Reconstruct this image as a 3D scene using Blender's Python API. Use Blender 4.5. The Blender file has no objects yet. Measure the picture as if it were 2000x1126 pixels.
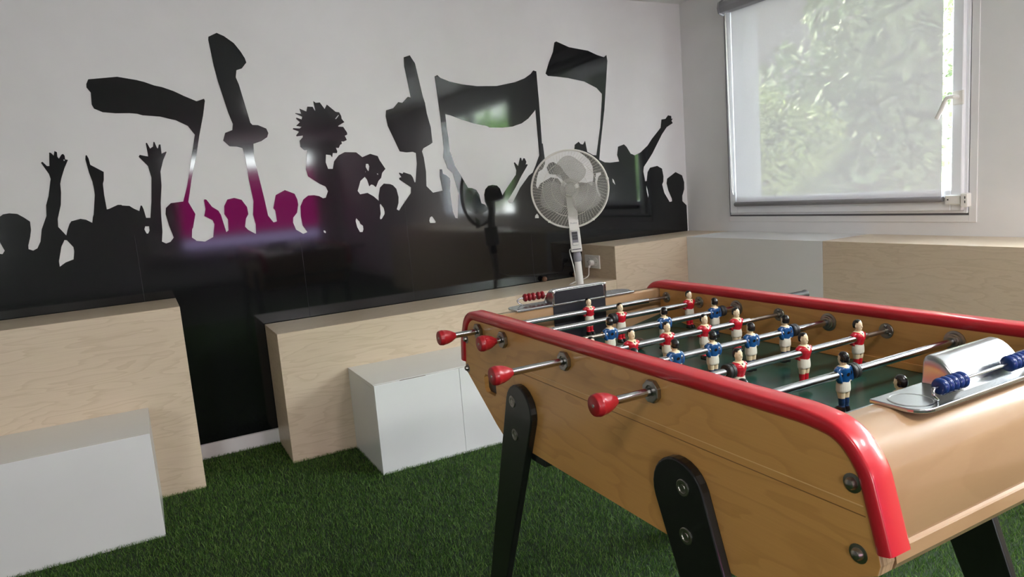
import bpy, bmesh, math, random
import numpy as np
from mathutils import Vector, Matrix

# The room: mural wall along y = 0, window wall along x = 0, z up, metres.
EXPOSURE = 0.80
SKY = 20.0
SUN = 110.0
BLIND_OPEN, BLIND_TRANS = 0.026, 0.02
FILM = (0.30, 0.026, 0.19)
W2C, W2L = -3.45, 1.9
W4C, W4L = -6.3, 1.2
GRASS = 620000
TILT = {}
FILL_LIGHTS = [(-1.95, -4.4, 32.0), (-0.90, -4.42, 16.0), (-4.17, -4.21, 9.0)]

SC = bpy.context.scene
COL = SC.collection
PI = math.pi

# ------------------------------------------------------------------ camera, sky, sun, window portals, exposure
def make_camera():
    r = Vector((0.87488782, -0.47803862, -0.07778418))
    u = Vector((0.13605287, 0.08844004, 0.98674616))
    f = Vector((0.46482353, 0.87387496, -0.14241364))
    cd = bpy.data.cameras.new('camera')
    cd.sensor_width = 36.0
    cd.lens = 36.0 * 1333.83 / 2000.0
    cd.clip_start = 0.02
    cam = bpy.data.objects.new('camera', cd)
    COL.objects.link(cam)
    M = Matrix((r, u, -f)).transposed().to_4x4()
    M.translation = Vector((-3.43332901, -3.70433547, 1.21055497))
    cam.matrix_world = M
    SC.camera = cam
make_camera()

SC.view_settings.view_transform = 'Standard'
SC.view_settings.look = 'None'
SC.view_settings.gamma = 1.0
SC.view_settings.use_curve_mapping = False
SC.view_settings.exposure = EXPOSURE
SC.cycles.use_denoising = True
SC.cycles.max_bounces = 10
SC.cycles.diffuse_bounces = 5
SC.cycles.glossy_bounces = 4
SC.cycles.transmission_bounces = 6
SC.cycles.transparent_max_bounces = 12
SC.cycles.caustics_reflective = False
SC.cycles.caustics_refractive = False
SC.cycles.sample_clamp_indirect = 6.0

def make_world():
    w = bpy.data.worlds.new('sky')
    SC.world = w
    w.use_nodes = True
    nt = w.node_tree
    bg = nt.nodes['Background']
    tc = nt.nodes.new('ShaderNodeTexCoord')
    sep = nt.nodes.new('ShaderNodeSeparateXYZ')
    rp = nt.nodes.new('ShaderNodeValToRGB')
    nt.links.new(tc.outputs['Generated'], sep.inputs[0])
    nt.links.new(sep.outputs['Z'], rp.inputs[0])
    rp.color_ramp.elements[0].position = 0.0
    rp.color_ramp.elements[0].color = (0.98, 0.97, 0.98, 1)
    rp.color_ramp.elements[1].position = 0.8
    rp.color_ramp.elements[1].color = (0.76, 0.85, 1.0, 1)
    nt.links.new(rp.outputs[0], bg.inputs[0])
    bg.inputs[1].default_value = SKY
make_world()

sd = bpy.data.lights.new('sun', 'SUN')
sd.energy = SUN
sd.angle = math.radians(1.0)
sd.color = (1.0, 0.93, 0.80)
so = bpy.data.objects.new('sun', sd)
COL.objects.link(so)
so.location = (0, 12, 14)
so.rotation_euler = Vector((0.0, -0.74, -0.67)).to_track_quat('-Z', 'Y').to_euler()

def portal(name, loc, sx, sy, normal):
    d = bpy.data.lights.new(name, 'AREA')
    d.shape = 'RECTANGLE'; d.size = sx; d.size_y = sy
    d.cycles.is_portal = True
    o = bpy.data.objects.new(name, d)
    COL.objects.link(o)
    o.location = loc
    o.rotation_euler = Vector(normal).to_track_quat('-Z', 'Y').to_euler()
# -Z towards the room; local Y up on the wall
portal('window_portal', (0.20, -1.144, 1.60), 1.49, 1.35, (-1, 0, 0))
portal('window_portal', (0.20, W2C, 1.535), W2L, 1.22, (-1, 0, 0))
portal('window_portal', (-1.625, -9.62, 1.40), 2.45, 1.64, (0, 1, 0))
portal('window_portal', (W4C, -9.62, 1.475), W4L, 1.55, (0, 1, 0))

for x, y, watts in FILL_LIGHTS:  # unseen fill lights under the ceiling, added to brighten benches, table and turf
    ld = bpy.data.lights.new('fill_light', 'AREA')
    ld.shape = 'SQUARE'; ld.size = 0.42; ld.energy = watts; ld.color = (1.0, 0.98, 0.97)
    lo = bpy.data.objects.new('fill_light', ld)
    COL.objects.link(lo)
    lo.location = (x, y, 2.362)

# ------------------------------------------------------------------ helpers
def empty(name, loc=(0, 0, 0), rz=0.0, label=None, cat=None, group=None, parent=None):
    o = bpy.data.objects.new(name, None)
    o.empty_display_size = 0.05
    COL.objects.link(o)
    o.location = loc
    o.rotation_euler = (0, 0, rz)
    if parent: o.parent = parent
    tag(o, label, cat, group)
    return o

def tag(o, label=None, cat=None, group=None, kind=None):
    if label: o['label'] = label
    if cat: o['category'] = cat
    if group: o['group'] = group
    if kind: o['kind'] = kind
    return o

def build(name, bm, m, parent=None, smooth=False, bevel=0.0, segs=2, angle=40):
    me = bpy.data.meshes.new(name)
    bmesh.ops.recalc_face_normals(bm, faces=bm.faces)
    bm.to_mesh(me)
    bm.free()
    for x in (m if isinstance(m, (list, tuple)) else [m]):
        me.materials.append(x)
    o = bpy.data.objects.new(name, me)
    COL.objects.link(o)
    if parent: o.parent = parent
    if smooth:
        for p in me.polygons: p.use_smooth = True
        try: me.set_sharp_from_angle(angle=math.radians(angle))
        except Exception: pass
    if bevel > 0:
        b = o.modifiers.new('bevel', 'BEVEL')
        b.width = bevel; b.segments = segs; b.limit_method = 'ANGLE'; b.angle_limit = math.radians(35)
        b.harden_normals = False
    return o

def B(): return bmesh.new()

def box(bm, x0, x1, y0, y1, z0, z1, mi=0):
    vs = [bm.verts.new((x, y, z)) for x in (x0, x1) for y in (y0, y1) for z in (z0, z1)]
    for q in ((0, 1, 3, 2), (4, 6, 7, 5), (0, 4, 5, 1), (2, 3, 7, 6), (0, 2, 6, 4), (1, 5, 7, 3)):
        f = bm.faces.new([vs[i] for i in q]); f.material_index = mi
    return bm

def prism(bm, pts, axis, a, b, mi=0):
    """extrude a 2-D polygon along an axis; pts are the other two coordinates in order"""
    def P(p, t):
        if axis == 'x': return (t, p[0], p[1])
        if axis == 'y': return (p[0], t, p[1])
        return (p[0], p[1], t)
    A = [bm.verts.new(P(p, a)) for p in pts]
    C = [bm.verts.new(P(p, b)) for p in pts]
    n = len(pts)
    fs = [bm.faces.new(A), bm.faces.new(C[::-1])]
    for i in range(n):
        fs.append(bm.faces.new((A[i], C[i], C[(i + 1) % n], A[(i + 1) % n])))
    for f in fs: f.material_index = mi
    return bm

def frame_to(axis):
    ax = Vector(axis).normalized()
    t = Vector((0, 0, 1)) if abs(ax.z) < 0.9 else Vector((1, 0, 0))
    e1 = ax.cross(t).normalized()
    e2 = ax.cross(e1).normalized()
    return ax, e1, e2

def lathe(bm, prof, origin, axis, n=24, mi=0, caps=True, rot=0.0):
    """prof: list of (distance along axis, radius)"""
    ax, e1, e2 = frame_to(axis)
    o = Vector(origin)
    rings = []
    for d, r in prof:
        if r < 1e-6:
            rings.append([bm.verts.new(o + ax * d)])
        else:
            rings.append([bm.verts.new(o + ax * d + (e1 * math.cos(rot + 2 * PI * i / n) + e2 * math.sin(rot + 2 * PI * i / n)) * r) for i in range(n)])
    fs = []
    for A, C in zip(rings, rings[1:]):
        for i in range(n):
            a0, a1 = A[i % len(A)], A[(i + 1) % len(A)]
            c0, c1 = C[i % len(C)], C[(i + 1) % len(C)]
            vs = []
            for v in (a0, a1, c1, c0):
                if v not in vs: vs.append(v)
            if len(vs) > 2:
                try: fs.append(bm.faces.new(vs))
                except ValueError: pass
    if caps:
        for R in (rings[0], rings[-1]):
            if len(R) > 2:
                try: fs.append(bm.faces.new(R))
                except ValueError: pass
    for f in fs: f.material_index = mi
    return bm

def cyl(bm, p0, p1, r, n=20, mi=0, r1=None, rot=0.0):
    p0, p1 = Vector(p0), Vector(p1)
    L = (p1 - p0).length
    return lathe(bm, [(0, r), (L, r if r1 is None else r1)], p0, p1 - p0, n, mi, True, rot)

def sweep(bm, path, sec, closed_sec=True, up=None, mi=0, caps=True):
    """sweep a 2-D section along a 3-D path; up: fixed vector giving the first section axis"""
    path = [Vector(p) for p in path]
    rings = []
    prev = None
    for i, p in enumerate(path):
        t = (path[min(i + 1, len(path) - 1)] - path[max(i - 1, 0)]).normalized()
        if up is not None:
            a = Vector(up); a = (a - t * a.dot(t)).normalized()
        else:
            if prev is None:
                a = frame_to(t)[1]
            else:
                a = (prev - t * prev.dot(t)).normalized()
            prev = a
        b = t.cross(a)
        rings.append([bm.verts.new(p + a * s[0] + b * s[1]) for s in sec])
    n = len(sec)
    fs = []
    for A, C in zip(rings, rings[1:]):
        for i in range(n):
            fs.append(bm.faces.new((A[i], A[(i + 1) % n], C[(i + 1) % n], C[i])))
    if caps:
        fs.append(bm.faces.new(rings[0])); fs.append(bm.faces.new(rings[-1][::-1]))
    for f in fs: f.material_index = mi
    return bm

def tube(bm, path, r, n=10, mi=0):
    return sweep(bm, path, [(r * math.cos(2 * PI * i / n), r * math.sin(2 * PI * i / n)) for i in range(n)], mi=mi)

def smooth_path(pts, k=6):
    """Catmull-Rom through pts"""
    P = [Vector(p) for p in pts]
    P = [P[0] * 2 - P[1]] + P + [P[-1] * 2 - P[-2]]
    out = []
    for i in range(1, len(P) - 2):
        for j in range(k):
            t = j / k
            a, b, c, d = P[i - 1], P[i], P[i + 1], P[i + 2]
            out.append(0.5 * ((2 * b) + (c - a) * t + (2 * a - 5 * b + 4 * c - d) * t * t + (3 * b - 3 * c + d - a) * t ** 3))
    out.append(P[-2])
    return out

def sphere(bm, c, r, sc=(1, 1, 1), u=20, v=12, mi=0):
    M = Matrix.Translation(Vector(c)) @ Matrix.Diagonal((sc[0], sc[1], sc[2], 1))
    res = bmesh.ops.create_uvsphere(bm, u_segments=u, v_segments=v, radius=r, matrix=M)
    for vv in res['verts']:
        for f in vv.link_faces: f.material_index = mi
    return bm

# ------------------------------------------------------------------ materials
def mat(name, col, rough=0.5, metal=0.0, spec=0.5, coat=0.0, coat_rough=0.05, noise=0.0, nscale=30.0, bump=0.0, bscale=200.0, transl=None):
    m = bpy.data.materials.new(name)
    m.use_nodes = True
    nt = m.node_tree
    bs = nt.nodes['Principled BSDF']
    bs.inputs['Base Color'].default_value = (*col, 1)
    bs.inputs['Roughness'].default_value = rough
    bs.inputs['Metallic'].default_value = metal
    bs.inputs['Specular IOR Level'].default_value = spec
    bs.inputs['Coat Weight'].default_value = coat
    bs.inputs['Coat Roughness'].default_value = coat_rough
    tc = nt.nodes.new('ShaderNodeTexCoord')
    if noise > 0:
        nz = nt.nodes.new('ShaderNodeTexNoise')
        nz.inputs['Scale'].default_value = nscale
        nz.inputs['Detail'].default_value = 4
        nt.links.new(tc.outputs['Object'], nz.inputs['Vector'])
        rp = nt.nodes.new('ShaderNodeValToRGB')
        rp.color_ramp.elements[0].position = 0.3
        rp.color_ramp.elements[1].position = 0.7
        rp.color_ramp.elements[0].color = (*[c * (1 - noise) for c in col], 1)
        rp.color_ramp.elements[1].color = (*[min(1, c * (1 + noise)) for c in col], 1)
        nt.links.new(nz.outputs['Fac'], rp.inputs[0])
        nt.links.new(rp.outputs[0], bs.inputs['Base Color'])
    if bump > 0:
        nb = nt.nodes.new('ShaderNodeTexNoise')
        nb.inputs['Scale'].default_value = bscale
        nt.links.new(tc.outputs['Object'], nb.inputs['Vector'])
        bp = nt.nodes.new('ShaderNodeBump')
        bp.inputs['Strength'].default_value = bump
        bp.inputs['Distance'].default_value = 0.002
        nt.links.new(nb.outputs['Fac'], bp.inputs['Height'])
        nt.links.new(bp.outputs[0], bs.inputs['Normal'])
    return m

def wood(name, light, dark, grain=(0, 1, 2), stretch=(0.9, 5.0, 5.0), rings=9.0, line=0.55, rough=0.4, coat=0.0, fine=0.35, seed=0.0, coat_rough=0.08):
    """flat-sawn figure: contour lines of a stretched noise, plus fine pores along the grain"""
    m = bpy.data.materials.new(name)
    m.use_nodes = True
    nt = m.node_tree
    N, L = nt.nodes, nt.links
    bs = N['Principled BSDF']
    bs.inputs['Roughness'].default_value = rough
    bs.inputs['Coat Weight'].default_value = coat
    bs.inputs['Coat Roughness'].default_value = coat_rough
    tc = N.new('ShaderNodeTexCoord')
    mp = N.new('ShaderNodeMapping')
    mp.inputs['Scale'].default_value = stretch
    mp.inputs['Location'].default_value = (seed, seed * 1.7, seed * 0.6)
    L.new(tc.outputs['Object'], mp.inputs['Vector'])
    nz = N.new('ShaderNodeTexNoise')
    nz.inputs['Scale'].default_value = 1.0
    nz.inputs['Detail'].default_value = 3.5
    nz.inputs['Roughness'].default_value = 0.5
    nz.inputs['Distortion'].default_value = 0.25
    L.new(mp.outputs[0], nz.inputs['Vector'])
    mu = N.new('ShaderNodeMath'); mu.operation = 'MULTIPLY'; mu.inputs[1].default_value = rings
    L.new(nz.outputs['Fac'], mu.inputs[0])
    fr = N.new('ShaderNodeMath'); fr.operation = 'FRACT'
    L.new(mu.outputs[0], fr.inputs[0])
    rp = N.new('ShaderNodeValToRGB')
    e = rp.color_ramp.elements
    e[0].position = 0.0; e[0].color = (0, 0, 0, 1)
    e[1].position = 1.0; e[1].color = (0, 0, 0, 1)
    x = e.new(0.62); x.color = (0.06, 0.06, 0.06, 1)
    x = e.new(0.86); x.color = (line, line, line, 1)
    x = e.new(0.94); x.color = (line, line, line, 1)
    L.new(fr.outputs[0], rp.inputs[0])
    mp2 = N.new('ShaderNodeMapping')
    mp2.inputs['Scale'].default_value = tuple(s * k for s, k in zip(stretch, (4, 40, 40)))
    L.new(tc.outputs['Object'], mp2.inputs['Vector'])
    n2 = N.new('ShaderNodeTexNoise')
    n2.inputs['Scale'].default_value = 1.0
    n2.inputs['Detail'].default_value = 3
    L.new(mp2.outputs[0], n2.inputs['Vector'])
    m2 = N.new('ShaderNodeMath'); m2.operation = 'MULTIPLY_ADD'
    m2.inputs[1].default_value = fine
    L.new(n2.outputs['Fac'], m2.inputs[0])
    L.new(rp.outputs[0], m2.inputs[2])
    mx = N.new('ShaderNodeMix'); mx.data_type = 'RGBA'
    mx.inputs[6].default_value = (*light, 1)
    mx.inputs[7].default_value = (*dark, 1)
    cl = N.new('ShaderNodeClamp')
    L.new(m2.outputs[0], cl.inputs[0])
    L.new(cl.outputs[0], mx.inputs[0])
    L.new(mx.outputs[2], bs.inputs['Base Color'])
    return m

def thin_glass(name, tint=(0.94, 0.97, 0.96), gloss=0.08):
    m = bpy.data.materials.new(name)
    m.use_nodes = True
    nt = m.node_tree
    nt.nodes.remove(nt.nodes['Principled BSDF'])
    out = nt.nodes['Material Output']
    tr = nt.nodes.new('ShaderNodeBsdfTransparent'); tr.inputs[0].default_value = (*tint, 1)
    gl = nt.nodes.new('ShaderNodeBsdfGlossy'); gl.inputs['Roughness'].default_value = 0.02
    lw = nt.nodes.new('ShaderNodeLayerWeight'); lw.inputs[0].default_value = 0.5
    pw = nt.nodes.new('ShaderNodeMath'); pw.operation = 'POWER'; pw.inputs[1].default_value = 5.0
    ma = nt.nodes.new('ShaderNodeMath'); ma.operation = 'MULTIPLY_ADD'; ma.inputs[1].default_value = 0.7; ma.inputs[2].default_value = 0.03
    nt.links.new(lw.outputs['Facing'], pw.inputs[0]); nt.links.new(pw.outputs[0], ma.inputs[0])
    mx = nt.nodes.new('ShaderNodeMixShader')
    nt.links.new(ma.outputs[0], mx.inputs[0])
    nt.links.new(tr.outputs[0], mx.inputs[1]); nt.links.new(gl.outputs[0], mx.inputs[2])
    nt.links.new(mx.outputs[0], out.inputs[0])
    return m

def screen_fabric(name, col, open_, trans):
    """woven sun-screen: open gaps between threads, threads that let light through"""
    m = bpy.data.materials.new(name)
    m.use_nodes = True
    nt = m.node_tree
    N, L = nt.nodes, nt.links
    N.remove(N['Principled BSDF'])
    out = N['Material Output']
    tc = N.new('ShaderNodeTexCoord')
    mp = N.new('ShaderNodeMapping'); mp.inputs['Scale'].default_value = (1, 260, 190)
    L.new(tc.outputs['Object'], mp.inputs[0])
    nz = N.new('ShaderNodeTexNoise'); nz.inputs['Scale'].default_value = 1.0; nz.inputs['Detail'].default_value = 2
    L.new(mp.outputs[0], nz.inputs['Vector'])
    mr = N.new('ShaderNodeMapRange')
    mr.inputs[1].default_value = 0.3; mr.inputs[2].default_value = 0.7
    mr.inputs[3].default_value = open_ * 0.3; mr.inputs[4].default_value = open_ * 1.7
    L.new(nz.outputs['Fac'], mr.inputs[0])
    di = N.new('ShaderNodeBsdfDiffuse'); di.inputs[0].default_value = (*col, 1)
    tl = N.new('ShaderNodeBsdfTranslucent'); tl.inputs[0].default_value = (*col, 1)
    m1 = N.new('ShaderNodeMixShader'); m1.inputs[0].default_value = trans
    L.new(di.outputs[0], m1.inputs[1]); L.new(tl.outputs[0], m1.inputs[2])
    tr = N.new('ShaderNodeBsdfTransparent')
    m2 = N.new('ShaderNodeMixShader')
    L.new(mr.outputs[0], m2.inputs[0])
    L.new(m1.outputs[0], m2.inputs[1]); L.new(tr.outputs[0], m2.inputs[2])
    L.new(m2.outputs[0], out.inputs[0])
    return m

def clear_plastic(name, col, see):
    m = mat(name, col, .3)
    nt = m.node_tree
    tr = nt.nodes.new('ShaderNodeBsdfTransparent')
    mx = nt.nodes.new('ShaderNodeMixShader'); mx.inputs[0].default_value = see
    nt.links.new(nt.nodes['Principled BSDF'].outputs[0], mx.inputs[1]); nt.links.new(tr.outputs[0], mx.inputs[2])
    nt.links.new(mx.outputs[0], nt.nodes['Material Output'].inputs[0])
    return m

MT = {}
MT['wall'] = mat('wall_paint', (0.76, 0.75, 0.745), 0.75, noise=0.02, nscale=6, bump=0.08, bscale=260)
MT['ceiling'] = mat('ceiling_paint', (0.86, 0.86, 0.86), 0.85, bump=0.05)
MT['floor'] = mat('floor_backing', (0.018, 0.035, 0.012), 0.95, noise=0.4, nscale=120)
MT['vinyl'] = mat('black_vinyl', (0.006, 0.0065, 0.0075), 0.07, spec=0.55, noise=0.08, nscale=4)
MT['white_board'] = mat('white_melamine', (0.72, 0.72, 0.70), 0.26, noise=0.015, nscale=4, bump=0.06, bscale=320)
MT['skirt'] = mat('skirting_paint', (0.72, 0.70, 0.69), 0.45)
MT['ply'] = wood('birch_plywood', (0.66, 0.54, 0.40), (0.42, 0.31, 0.20), stretch=(1.5, 9.5, 9.5), rings=12, line=0.25, fine=0.38, rough=0.36)
MT['ply_side'] = wood('birch_plywood_crosswise', (0.66, 0.54, 0.40), (0.42, 0.31, 0.20), stretch=(9.5, 1.5, 9.5), rings=12, line=0.25, fine=0.38, rough=0.36, seed=3.1)
MT['frame'] = mat('window_lacquer', (0.84, 0.85, 0.88), 0.35)
MT['gasket'] = mat('window_gasket', (0.16, 0.16, 0.17), 0.6)
MT['glass'] = thin_glass('window_glass')
MT['screen'] = screen_fabric('blind_screen', (0.78, 0.765, 0.785), BLIND_OPEN, BLIND_TRANS)
MT['bar'] = mat('blind_bar_grey', (0.22, 0.21, 0.22), 0.45)
MT['cassette'] = mat('blind_cassette_grey', (0.27, 0.27, 0.285), 0.4)
MT['white_plastic'] = mat('white_plastic', (0.78, 0.76, 0.72), 0.35)
MT['cream_plastic'] = mat('cream_plastic', (0.70, 0.68, 0.62), 0.4)
MT['grey_plastic'] = mat('grey_plastic', (0.25, 0.25, 0.28), 0.4)
MT['dark_plastic'] = mat('dark_plastic', (0.05, 0.05, 0.055), 0.35)
MT['ball'] = mat('cork', (0.16, 0.085, 0.05), 0.75, noise=0.3, nscale=90, bump=0.2)
"""colours of the game table"""
MT['beech'] = wood('varnished_beech', (0.72, 0.370, 0.112), (0.49, 0.225, 0.058), stretch=(1.9, 5.0, 6.5), rings=10, line=0.30, fine=0.35, rough=0.38, coat=0.35, coat_rough=0.12, seed=1.3)
MT['beech_end'] = wood('varnished_beech_end', (0.37, 0.228, 0.120), (0.30, 0.176, 0.086), stretch=(6.0, 1.2, 6.0), rings=5, line=0.30, fine=0.30, rough=0.30, coat=0.9, coat_rough=0.03, seed=5.2)
MT['edge_ply'] = wood('layered_edge', (0.55, 0.38, 0.22), (0.25, 0.14, 0.06), stretch=(1.0, 160.0, 1.0), rings=2, line=0.8, fine=0.1, rough=0.5)
MT['rail'] = mat('red_rail', (0.54, 0.017, 0.028), 0.28, coat=0.4, coat_rough=0.12, noise=0.03, nscale=8)
MT['knob'] = mat('red_knob', (0.36, 0.012, 0.018), 0.33, coat=0.2)
MT['steel'] = mat('polished_steel', (0.50, 0.50, 0.52), 0.18, metal=1.0)
MT['dark_steel'] = mat('worn_steel', (0.34, 0.32, 0.29), 0.30, metal=1.0)
MT['thin_steel'] = mat('inner_rod_steel', (0.36, 0.32, 0.28), 0.35, metal=1.0)
MT['alu'] = mat('cast_aluminium', (0.60, 0.61, 0.62), 0.24, metal=1.0, noise=0.05, nscale=40)
MT['chrome'] = mat('chrome', (0.75, 0.75, 0.76), 0.08, metal=1.0)
MT['leg'] = mat('black_lacquer', (0.008, 0.008, 0.008), 0.35, coat=0.2, noise=0.2, nscale=60)
MT['rubber'] = mat('black_rubber', (0.013, 0.012, 0.012), 0.55)
MT['field'] = mat('green_linoleum', (0.013, 0.055, 0.040), 0.26, spec=0.38, noise=0.12, nscale=25)
MT['goal_dark'] = mat('shaded_inside', (0.012, 0.012, 0.016), 0.30)  # near-black for openings, their inner shade put into the colour
MT['blue_bead'] = mat('blue_bead', (0.012, 0.035, 0.16), 0.25)
MT['red_bead'] = mat('red_bead', (0.22, 0.006, 0.012), 0.28)
MT['fig_red'] = mat('figure_red', (0.46, 0.010, 0.022), 0.25, coat=0.3)
MT['fig_blue'] = mat('figure_blue', (0.008, 0.062, 0.19), 0.22, coat=0.3)
MT['fig_white'] = mat('figure_white', (0.66, 0.63, 0.53), 0.3)
MT['fig_skin'] = mat('figure_skin', (0.68, 0.55, 0.36), 0.3)
MT['fig_black'] = mat('figure_black', (0.010, 0.008, 0.008), 0.22)
MT['fig_navy'] = mat('figure_navy', (0.010, 0.03, 0.085), 0.3)
MT['ply_win'] = wood('birch_plywood_along_window', (0.66, 0.54, 0.40), (0.42, 0.31, 0.20), stretch=(9.5, 1.5, 9.5), rings=12, line=0.22, fine=0.38, rough=0.30, seed=7.7)
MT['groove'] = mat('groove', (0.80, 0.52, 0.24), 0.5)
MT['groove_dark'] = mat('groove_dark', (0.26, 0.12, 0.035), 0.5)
MT['worn'] = mat('worn_edge', (0.22, 0.18, 0.15), 0.7)
MT['bark'] = mat('bark', (0.10, 0.075, 0.05), 0.9, noise=0.3)

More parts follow.
